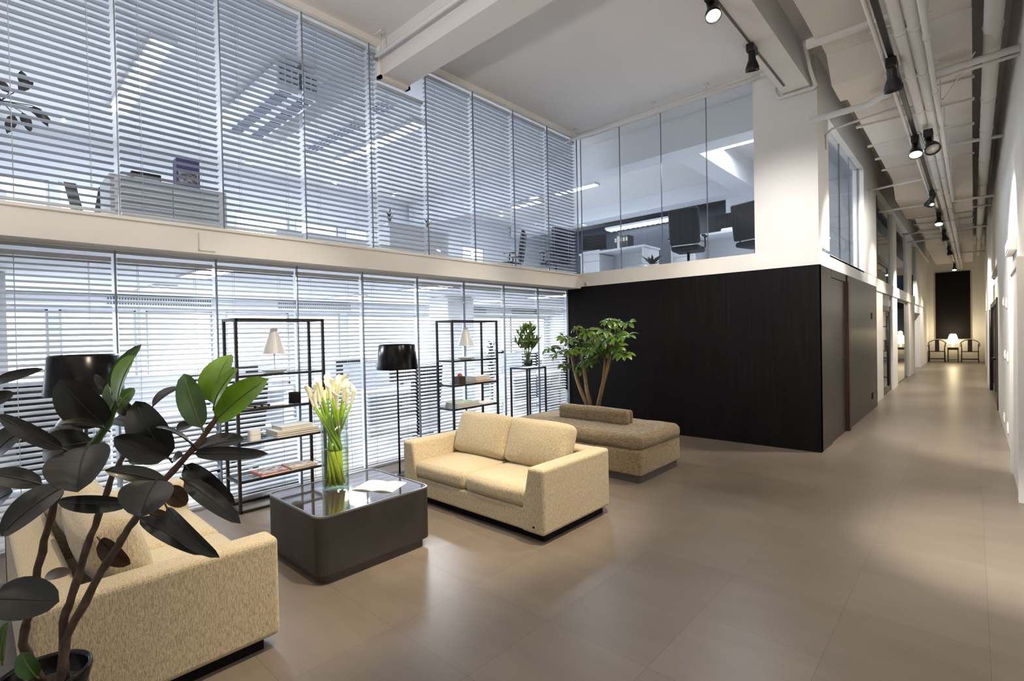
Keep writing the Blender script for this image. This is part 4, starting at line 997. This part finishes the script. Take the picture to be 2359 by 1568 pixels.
def vent(x0, x1, y0, y1, z, label, nrow, ncol, name='air_vent', vert=False):
    o = thing(name, label, 'vent', ((x0+x1)/2,(y0+y1)/2,z), 0, 'slotted office vents')
    if not vert:
        MB().box(x0,x1,y0,y1,z,z+.02).build('plate', M['whitep'], o, world=1); b = MB()
        for i in range(ncol):
            for j in range(nrow):
                x = x0+(x1-x0)*(i+.5)/ncol; y = y0+(y1-y0)*(j+.5)/nrow
                b.box(x-(x1-x0)/ncol*.3,x+(x1-x0)/ncol*.3,y-(y1-y0)/nrow*.36,y+(y1-y0)/nrow*.36,z-.004,z)
    else:
        MB().box(x0,x0+.02,y0,y1,z,z+.16).build('plate', M['whitep'], o, world=1); b = MB()
        for i in range(ncol):
            for j in range(nrow):
                y = y0+(y1-y0)*(i+.5)/ncol; zz = z+.16*(j+.5)/nrow
                b.box(x0+.02,x0+.024,y-(y1-y0)/ncol*.3,y+(y1-y0)/ncol*.3,zz-.028,zz+.028)
    b.build('slots', M['vent'], o, world=1)
vent(-8.3,-6.6,3.88,4.06,4.74,'slotted linear vent on the office ceiling left of the beam',3,18)
vent(-6.15,-5.75,3.8,4.05,4.75,'short slotted vent on the office ceiling by the beam end',3,6)
struct('ceiling_soffit', box(XO, -10.40, -4.2, 13.8, 2.22, ZB0), M['office'])
for k, (a, c) in enumerate(((1.556,3.08),(4.296,5.91),(8.3,10.2),(11.3,12.6))):
    vent(-10.40,0,a,c,2.215,'dark slotted vent over the lower office windows, %s from the left' % ORD[k],2,40,vert=True)
for k, (x, y) in enumerate(((-8.9,1.9),(-6.6,1.9),(-8.9,4.95),(-6.6,5.1),(-8.5,8.2),(-6.5,8.3))):
    light_bar(x-.55,x+.55,y-.12,y+.12,2.36,'recessed ceiling light in the lower office, %s from the left' % ('first deep','first near','second deep','second near','third deep','third near')[k],'lower office ceiling lights')
# upstairs furniture
o = thing('cabinet', 'white office cabinet behind the second upper blind', 'cabinet', (-5.9,1.39,ZF))
MB().box(-6.2,-5.72,.905,1.865,ZF,3.13).build('body', M['whitep'], o, world=1)
MB().box(-5.72,-5.70,.91,1.38,ZF+.03,3.10).build('door', M['whitep'], o, world=1); MB().box(-5.72,-5.70,1.39,1.86,ZF+.03,3.10).build('door', M['whitep'], o, world=1)
o = thing('box', 'violet patterned box standing on the white office cabinet', 'box', (-5.85,1.55,3.131))
MB().box(-5.93,-5.80,1.445,1.65,3.131,3.42,bev=.004).build('body', M['purple'], o, world=1); MB().box(-5.80,-5.797,1.46,1.635,3.16,3.30).build('pattern', M['coverA'], o, world=1)
o = thing('printer', 'low dark printer on the white office cabinet', 'printer', (-5.95,1.2,3.131))
MB().box(-6.1,-5.85,1.09,1.33,3.131,3.23,bev=.01).build('body', M['screen'], o, world=1); MB().box(-5.85,-5.84,1.11,1.31,3.15,3.17).build('slot', M['steelgrey'], o, world=1)
for k in range(2):
    o = thing('display_board', 'dark slanted board standing before the upper window, %s of the pair' % ('left','right')[k], 'board', (-7.0,.83+.2*k,ZF), 0, 'slanted boards')
    ya = .77 if k == 0 else 1.06; yb = .90 if k == 0 else .95
    poly = [(yb-.05,ZF),(yb+.05,ZF),(ya+.05,3.29),(ya-.05,3.29)]
    MB().prism(poly, -7.02, -6.98, 'x').build('panel', M['screen'], o, world=1); MB().prism([(yb-.06,ZF),(yb+.06,ZF),(yb+.06,ZF+.03),(yb-.06,ZF+.03)], -7.1, -6.9, 'x').build('foot', M['black'], o, world=1)
rng = random.Random(3)
o = thing('tall_plant', 'dark leafy plant behind the first upper blind at the left edge', 'plant', (-6.2,.1,ZF))
MB().lathe([(0,0),(.13,0),(.17,.32),(.15,.32),(.14,.28),(0,.28)], (-6.2,.1,ZF), 20).build('pot', M['white'], o, world=1)
MB().tube([(-6.2,.1,ZF+.28),(-6.2,.12,3.4),(-6.2,.25,3.72)], .014, 6).build('stem', M['rubberbark'], o, world=1)
b = MB()
for (yy, zz, dy, dz) in ((.42,3.72,.16,-.10),(.38,3.66,.05,-.17),(.45,3.74,.10,-.16),(.30,3.80,-.10,.12),(.36,3.85,.10,.10),(.22,3.70,-.15,-.08),(.33,3.62,-.05,-.17),(.40,3.9,-.02,.12),(.2,3.85,-.1,.05)):
    b.tube([(-6.2,.25,3.72),(-6.2,yy,zz)], .004, 4); b.leaf((-6.2,yy,zz),(-6.2+rng.uniform(-.03,.03),yy+dy,zz+dz),.075,(1,0,.2),.1,.05,5)
b.build('foliage', M['leafdark'], o, world=1)
o = thing('desk', 'white office desk with a pale front panel behind the upper blinds', 'desk', (-6.3,4.55,ZF))
MB().box(-6.6,-6.0,4.02,5.12,3.16,3.19).build('top', M['whitep'], o, world=1); MB().box(-6.03,-6.0,4.04,5.10,ZF,3.16).build('front_panel', M['officegrey'] if 0 else M['whitep'], o, world=1)
MB().box(-6.6,-6.03,4.04,4.07,ZF,3.16).build('side_panel', M['whitep'], o, world=1); MB().box(-6.6,-6.03,5.07,5.10,ZF,3.16).build('side_panel', M['whitep'], o, world=1)
o = thing('shelf_box', 'long white low cupboard by the upper windows', 'cupboard', (-7.6,3.6,ZF)); MB().box(-8.0,-7.0,2.9,4.6,ZF,3.10).build('body', M['whitep'], o, world=1); MB().box(-7.0,-6.985,2.95,3.72,ZF+.03,3.07).box(-7.0,-6.985,3.76,4.55,ZF+.03,3.07).build('doors', M['whitep'], o, world=1)
for k, (yy) in enumerate((4.25,4.95)):
    o = thing('desk_plant', 'small spiky plant on the upstairs white desk, %s one' % ('left','right')[k], 'plant', (-6.3,yy,3.191), 0, 'desk plants')
    MB().lathe([(0,0),(.05,0),(.06,.09),(0,.085)], (-6.3,yy,3.191), 14).build('pot', M['white'], o, world=1); b = MB()
    for q in range(9):
        a = q*.75; b.leaf((-6.3,yy,3.27),(-6.3+.1*math.cos(a),yy+.17*math.sin(a),3.36+.06*(q%3)),.03,(0,0,1),.1,.25,5)
    b.build('foliage', M['leafdark'], o, world=1)
o = thing('paper_tray', 'blue tray on the upstairs white desk between the plants', 'tray', (-6.2,4.65,3.191)); MB().box(-6.32,-6.1,4.50,4.82,3.191,3.21).build('tray', M['blue'], o, world=1); MB().box(-6.3,-6.12,4.52,4.80,3.21,3.235).build('papers', M['paper'], o, world=1)
def office_chair(x, y, z, rz, label, grp):
    o = thing('office_chair', label, 'chair', (x,y,z), rz, grp)
    b = MB()
    for k in range(5):
        a = k*2*PI/5; b.tube([(0,0,.09),(.28*math.cos(a),.28*math.sin(a),.06)], [.025,.015], 6)
    b.build('star_base', M['black'], o); b = MB()
    for k in range(5):
        a = k*2*PI/5; b.lathe([(0,-.025),(.027,-.022),(.027,.022),(0,.025)], (0,0,0), 10, T=TR((.28*math.cos(a),.28*math.sin(a),.028),(PI/2,0,a)))
    b.build('caster', M['black'], o)
    MB().tube([(0,0,.08),(0,0,.44)], .025, 8).build('gas_post', M['black'], o)
    MB().soft((.50,.49,.09), .04, c=(0,.01,.48), puff=(0,0,.015), n=4).build('seat', M['chairfab'], o)
    MB().soft((.53,.08,.64), .036, c=(0,0,0), puff=(.01,.02,0), n=5, T=TR((0,-.26,.86),(math.radians(8),0,0))).build('backrest', M['chairfab'], o)
    for s in (-1,1):
        b = MB(); b.tube([(s*.25,.0,.46),(s*.30,.0,.50),(s*.30,-.02,.68)], .014, 6); b.box(s*.30-.035,s*.30+.035,-.15,.12,.68,.705,bev=.01); b.build('armrest', M['black'], o)
G4 = 'upstairs office chairs'
office_chair(-3.86,9.05,ZF,.15,'black office chair alone before the desk behind the back glass',G4)
office_chair(-2.80,9.42,ZF,-.3,'black office chair cut off by the white column behind the back glass',G4)
office_chair(-6.55,8.55,ZF,1.2,'black office chair seen through the corner of the upper blinds',G4)
office_chair(-7.35,8.0,ZF,2.2,'second black office chair deeper behind the upper blinds',G4)
def desk(x0, x1, y0, y1, z, label, h=.80, ped=True):
    o = thing('desk', label, 'desk', ((x0+x1)/2,(y0+y1)/2,z), 0, 'upstairs desks')
    MB().box(x0,x1,y0,y1,z+h-.04,z+h).build('top', M['whitep'], o, world=1)
    MB().box(x0+.02,x0+.06,y0+.03,y1-.03,z,z+h-.04).build('side_panel', M['whitep'], o, world=1); MB().box(x1-.06,x1-.02,y0+.03,y1-.03,z,z+h-.04).build('side_panel', M['whitep'], o, world=1)
    MB().box(x0+.06,x1-.06,y1-.08,y1-.05,z+.2,z+h-.04).build('modesty_panel', M['whitep'], o, world=1)
    if ped:
        d = MB().box(x0+.06,x0+.5,y0+.06,y1-.1,z,z+h-.06).build('drawer_unit', M['whitep'], o, world=1)
        for q in range(3): MB().box(x0+.07,x0+.49,y0+.045,y0+.06,z+.04+q*.235,z+.265+q*.235).build('drawer_front', M['whitep'], d, world=1)
    return z+h
zt = desk(-4.65,-2.3,9.95,10.75,ZF,'long white desk behind the two black chairs at the back glass',.90)
zt2 = desk(-6.3,-4.75,9.05,9.75,ZF,'white desk with drawers near the back glass corner',.70)
def monitor(x, y, z, rz, label):
    o = thing('monitor', label, 'monitor', (x,y,z), rz, 'upstairs monitors')
    MB().box(-.12,.12,-.08,.08,0,.012).build('foot', M['black'], o); MB().box(-.02,.02,-.01,.03,.012,.2).build('neck', M['black'], o)
    MB().box(-.26,.26,-.03,0,.10,.43,bev=.006).build('panel', M['screen'], o)
monitor(-6.12,9.4,zt2,.4,'black monitor on the white drawer desk near the corner')
monitor(-3.75,10.4,zt,PI,'black monitor on the long desk right of the lone chair'); monitor(-3.2,10.5,zt,PI,'second black monitor on the long desk, farther right'); monitor(-2.62,10.3,zt,PI-.2,'tall black monitor on the long desk by the column')
for k in range(5):
    o = thing('binder', 'dark binder in the row on the white drawer desk', 'binder', (-5.55+.065*k,9.45,zt2), 0, 'binders on the drawer desk'); MB().box(-.03,.03,-.12,.12,0,.30).build('cover', M['screen'] if k != 1 else M['paper'], o); MB().box(-.022,.022,-.1205,-.12,.18,.26).build('spine_label', M['paper'], o)
o = thing('telephone', 'small grey telephone on the long upstairs desk', 'telephone', (-3.0,10.1,zt)); MB().box(-.1,.1,-.1,.1,0,.05,bev=.01).build('body', M['steelgrey'], o); MB().box(-.1,-.04,-.1,.1,.05,.08,bev=.01).build('handset', M['black'], o)
o = thing('paper_stack', 'white paper sheets propped on the long upstairs desk', 'paper', (-3.4,10.1,zt)); MB().box(-.2,.2,-.12,.12,0,.04).build('sheets', M['paper'], o); MB().box(-.19,.21,-.11,.12,.04,.055).build('top_sheet', M['white'], o)
b = MB(); b.box(-9.2,-4.35,12.9,13.0,ZF,4.74); struct('wall_office_glass_partition', b, mat('dark_partition', (.035,.042,.060), .35))
struct('wall_office_inner', box(-4.35,-1.62,12.4,12.5,ZF,4.74), M['office'])
o = thing('potted_palm', 'dark bushy plant on the floor behind the back glass', 'plant', (-4.5,8.9,ZF)); MB().lathe([(0,0),(.13,0),(.16,.25),(0,.24)], (-4.5,8.9,ZF), 18).build('pot', M['white'], o, world=1); b = MB()
for q in range(22):
    a = q*2.4; d = V((math.cos(a),math.sin(a),rng.uniform(.2,.9))); b.leaf((-4.5,8.9,ZF+.22), V((-4.5,8.9,ZF+.22))+d*.27, .05, (0,0,1), .1, .1, 5)
b.build('foliage', M['leafdark'], o, world=1)
# ground floor office furniture seen between the slats
struct('wall_office_column', box(-8.35,-7.75,6.55,7.25,0,ZB0), M['office'])
struct('wall_office_column.001', box(-8.35,-7.75,-.4,.3,0,ZB0), M['office'])
def workstation(x, y, w, label):
    o = thing('workstation', label, 'desk', (x,y,0), 0, 'lower office workstations')
    MB().box(x-.35,x+.35,y-w/2,y+w/2,.70,.735).build('desktop', M['whitep'], o, world=1)
    MB().box(x-.38,x-.35,y-w/2,y+w/2,.1,1.18).build('screen_panel', M['officegrey'], o, world=1)
    for s in (-1,1): MB().box(x-.3,x+.3,y+s*(w/2-.04)-.02,y+s*(w/2-.04)+.02,0,.70).build('side_panel', M['whitep'], o, world=1)
for k, (x, y, w) in enumerate(((-7.2,.3,1.5),(-7.2,1.9,1.5),(-7.2,4.9,1.5),(-7.2,8.3,1.6),(-7.2,10.1,1.6),(-9.2,3.0,1.6),(-9.2,5.0,1.6),(-9.2,9.3,1.6))):
    workstation(x, y, w, 'grey-screened office workstation behind the lower blinds, %s from the left in its row' % (ORD[k] if k < 5 else ORD[k-5]+' deep one'))
    o = thing('monitor', 'black monitor on the lower office workstation, %s from the left' % (ORD[k] if k < 5 else ORD[k-5]+' deep one'), 'monitor', (x-.1,y+.2,.736), PI/2, 'lower office monitors')
    MB().box(-.12,.12,-.08,.08,0,.012).build('foot', M['black'], o); MB().box(-.02,.02,-.01,.03,.012,.2).build('neck', M['black'], o); MB().box(-.26,.26,-.03,0,.10,.43).build('panel', M['screen'], o)
G5 = 'lower office chairs'
for k, (x, y, r) in enumerate(((-6.5,.6,1.3),(-6.45,2.1,1.8),(-6.4,4.75,1.5),(-6.4,8.4,1.6),(-6.45,10.0,1.4),(-8.4,5.1,1.6),(-8.45,9.2,1.6))):
    office_chair(x, y, .0, r, 'black office chair behind the lower blinds, %s from the left in its row' % (ORD[k] if k < 5 else ORD[k-5]+' deep one'), G5)
o = thing('office_plant', 'dark bushy plant behind the blinds and the right etagere', 'plant', (-6.3,6.3,0)); MB().lathe([(0,0),(.15,0),(.2,.4),(0,.38)], (-6.3,6.3,0), 18).build('pot', M['white'], o, world=1)
b = MB(); b.tube([(-6.3,6.3,.38),(-6.3,6.3,1.2)], .02, 6)
for q in range(46):
    a = q*2.4; zz = .7+.75*q/46; d = V((math.cos(a),math.sin(a),.45)); b.leaf((-6.3,6.3,zz), V((-6.3,6.3,zz))+d*.33*(1.15-zz*.45), .07, (0,0,1), .1, .1, 5)
b.build('foliage', M['leafdark'], o, world=1)
# ================================================================= LIGHTS
def spot(name, p, aim, E, ang, col=(1,.80,.56), blend=.6, r=.05):
    l = bpy.data.lights.new(name, 'SPOT'); l.energy = E; l.color = col; l.spot_size = math.radians(ang); l.spot_blend = blend; l.shadow_soft_size = r
    o = bpy.data.objects.new(name, l); COL.objects.link(o); o.location = p
    o.rotation_euler = (V(aim)-V(p)).to_track_quat('-Z','Y').to_euler(); return o
def point(name, p, E, col, r=.15):
    l = bpy.data.lights.new(name, 'POINT'); l.energy = E; l.color = col; l.shadow_soft_size = r
    o = bpy.data.objects.new(name, l); COL.objects.link(o); o.location = p; return o
WARM = (1,.83,.60)
for i, (p, d, lit) in enumerate(LAMPS):
    if i == 0: spot('lamp_spot', p, p+d, 260, 75, WARM)
    elif i == 1: spot('lamp_spot', p, p+V((-.75,.25,-1)), 200, 60, WARM)
    elif lit: spot('lamp_spot', p, p+V((0,d.y*.15,-1)), 300, 100, (1,.88,.70))
    else: spot('lamp_spot', p, p+d, 120, 80, (1,.84,.62))
# spots set along the tracks, most out of view and without heads
spot('track_and_fill_spot', (-1.735,3.2,4.45), (-3.35,3.3,.4), 800, 44, WARM)
spot('track_and_fill_spot', (-1.735,2.2,4.45), (-3.5,1.9,.6), 480, 46, WARM)
spot('track_and_fill_spot', (-1.735,1.2,4.45), (-3.6,.6,.5), 330, 50, WARM)
spot('track_and_fill_spot', (-1.752,5.88,4.33), (-3.5,5.2,.4), 240, 46, WARM)
spot('track_and_fill_spot', (-1.752,5.88,4.33), (-4.2,6.4,1.2), 260, 46, WARM)
spot('track_and_fill_spot', (-.515,2.4,3.85), (.30,5.0,0), 1700, 30, (1,.92,.82), .9)
spot('track_and_fill_spot', (-.515,2.6,3.85), (-1.6,2.8,0), 130, 90, (1,.85,.66))
# wall washers for the white fascia over the dark block
spot('track_and_fill_spot', (-1.68,4.57,4.34), (-1.80,7.4,2.3), 460, 60, (1,.95,.90), 1.0, .1)
spot('track_and_fill_spot', (-1.735,1.6,4.45), (-3.62,1.9,1.15), 170, 22, (1,.92,.76), .8)  # added spot that only brightens the callas
spot('ceiling_fill_spot', (-3.2,-2.6,1.9), (-3.2,-1.0,5), 540, 130, (1,.94,.88), .9, .2)  # this and the next: unseen fill behind the camera, added to brighten the ceiling
spot('ceiling_fill_spot', (-.6,-2.6,1.9), (-.9,-1.0,5), 300, 130, (1,.94,.88), .9, .2)
COOL = (.85,.91,1.)
def area(name, p, sx, sy, E, col):
    l = bpy.data.lights.new(name, 'AREA'); l.shape = 'RECTANGLE'; l.size = sx; l.size_y = sy; l.energy = E; l.color = col
    o = bpy.data.objects.new(name, l); COL.objects.link(o); o.location = p; return o
for x, y, z, sx, sy, E in ((-7.97,1.59,4.985,2.5,.17,110),(-7.8,4.99,4.985,2.45,.17,115),(-6.78,9.63,4.895,1.1,.13,70),(-8.4,9.8,4.895,.85,.15,50),(-2.88,9.40,4.895,1.1,.12,70)):
    area('office_tube', (x,y,z), sx, sy, E, COOL)
for x, y in ((-8.9,1.9),(-6.6,1.9),(-8.9,4.95),(-6.6,5.1),(-8.5,8.2),(-6.5,8.3)):
    area('lower_office_tube', (x,y,2.355), 1.05, .22, 80, (.92,.94,1))
spot('track_and_fill_spot', (-1.735,2.6,4.45), (-5.1,2.1,1.3), 190, 36, (1,.90,.76))  # this and the next are added to brighten the shelves and their lamps
spot('track_and_fill_spot', (-1.68,4.57,4.34), (-5.1,4.8,1.3), 190, 36, (1,.90,.76))
spot('track_and_fill_spot', (-.515,9.6,3.75), (-1.44,11.6,3.0), 330, 60, (1,.95,.88), 1., .1)  # added wash that whitens the upper corridor post
spot('track_and_fill_spot', (-1.735,.9,4.45), (-5.1,.9,2.4), 170, 60, (1,.93,.84), 1., .015)  # this pair is added to brighten the left band
spot('track_and_fill_spot', (-1.735,3.9,4.45), (-5.1,4.2,2.5), 140, 60, (1,.93,.84), 1., .015)
# wall washers added along the corridor track to brighten its walls and posts
spot('track_and_fill_spot', (-.515,8.05,3.75), (-1.44,8.2,2.55), 520, 75, (1,.93,.82), 1., .1)
spot('track_and_fill_spot', (-.515,7.0,3.75), (.335,8.6,1.6), 800, 62, (1,.93,.82))
spot('track_and_fill_spot', (-.515,11.5,3.75), (-1.5,13.2,1.4), 700, 55, (1,.94,.85))
spot('track_and_fill_spot', (-.515,16.6,3.75), (-1.5,16.6,1.8), 380, 60, (1,.94,.85))
spot('track_and_fill_spot', (-.515,16.6,3.75), (.335,18.2,1.8), 380, 60, (1,.94,.85))
spot('track_and_fill_spot', (-.515,22.0,3.75), (-1.5,23.6,1.8), 420, 60, (1,.94,.85))
point('lamp_bulb', (-.655,29.05,1.30), 30, (1,.8,.5), .08)
point('side_room_lamp', (-2.6,19.5,3.6), 15, (.9,.95,1), .2); point('side_room_lamp', (-2.6,14.5,1.9), 12, (1,.95,.85), .2)
wd = bpy.data.worlds.new('World'); SC.world = wd; wd.use_nodes = True
wd.node_tree.nodes['Background'].inputs[0].default_value = (.75,.85,1,1); wd.node_tree.nodes['Background'].inputs[1].default_value = .6
# ================================================================= CAMERA
cd = bpy.data.cameras.new('camera'); cam = bpy.data.objects.new('camera', cd); COL.objects.link(cam)
cd.sensor_width = 36; cd.lens = 1155.3/2359*36; cd.clip_start = .05; cd.clip_end = 200
yaw, pitch, roll = -.7438, -.0124, -.0206
f = V((math.sin(yaw)*math.cos(pitch), math.cos(yaw)*math.cos(pitch), math.sin(pitch))); r = V((math.cos(yaw), -math.sin(yaw), 0)); u = r.cross(f)
r2 = math.cos(roll)*r+math.sin(roll)*u; u2 = -math.sin(roll)*r+math.cos(roll)*u
cam.matrix_world = Matrix(((r2.x,u2.x,-f.x,0),(r2.y,u2.y,-f.y,0),(r2.z,u2.z,-f.z,1.6),(0,0,0,1)))
SC.camera = cam
SC.view_settings.view_transform = 'Standard'; SC.view_settings.look = 'None'; SC.view_settings.exposure = 0
SC.cycles.use_denoising = True; SC.cycles.transparent_max_bounces = 24; SC.cycles.max_bounces = 8; SC.cycles.diffuse_bounces = 4; SC.cycles.sample_clamp_indirect = 6
SC.cycles.caustics_reflective = False; SC.cycles.caustics_refractive = False
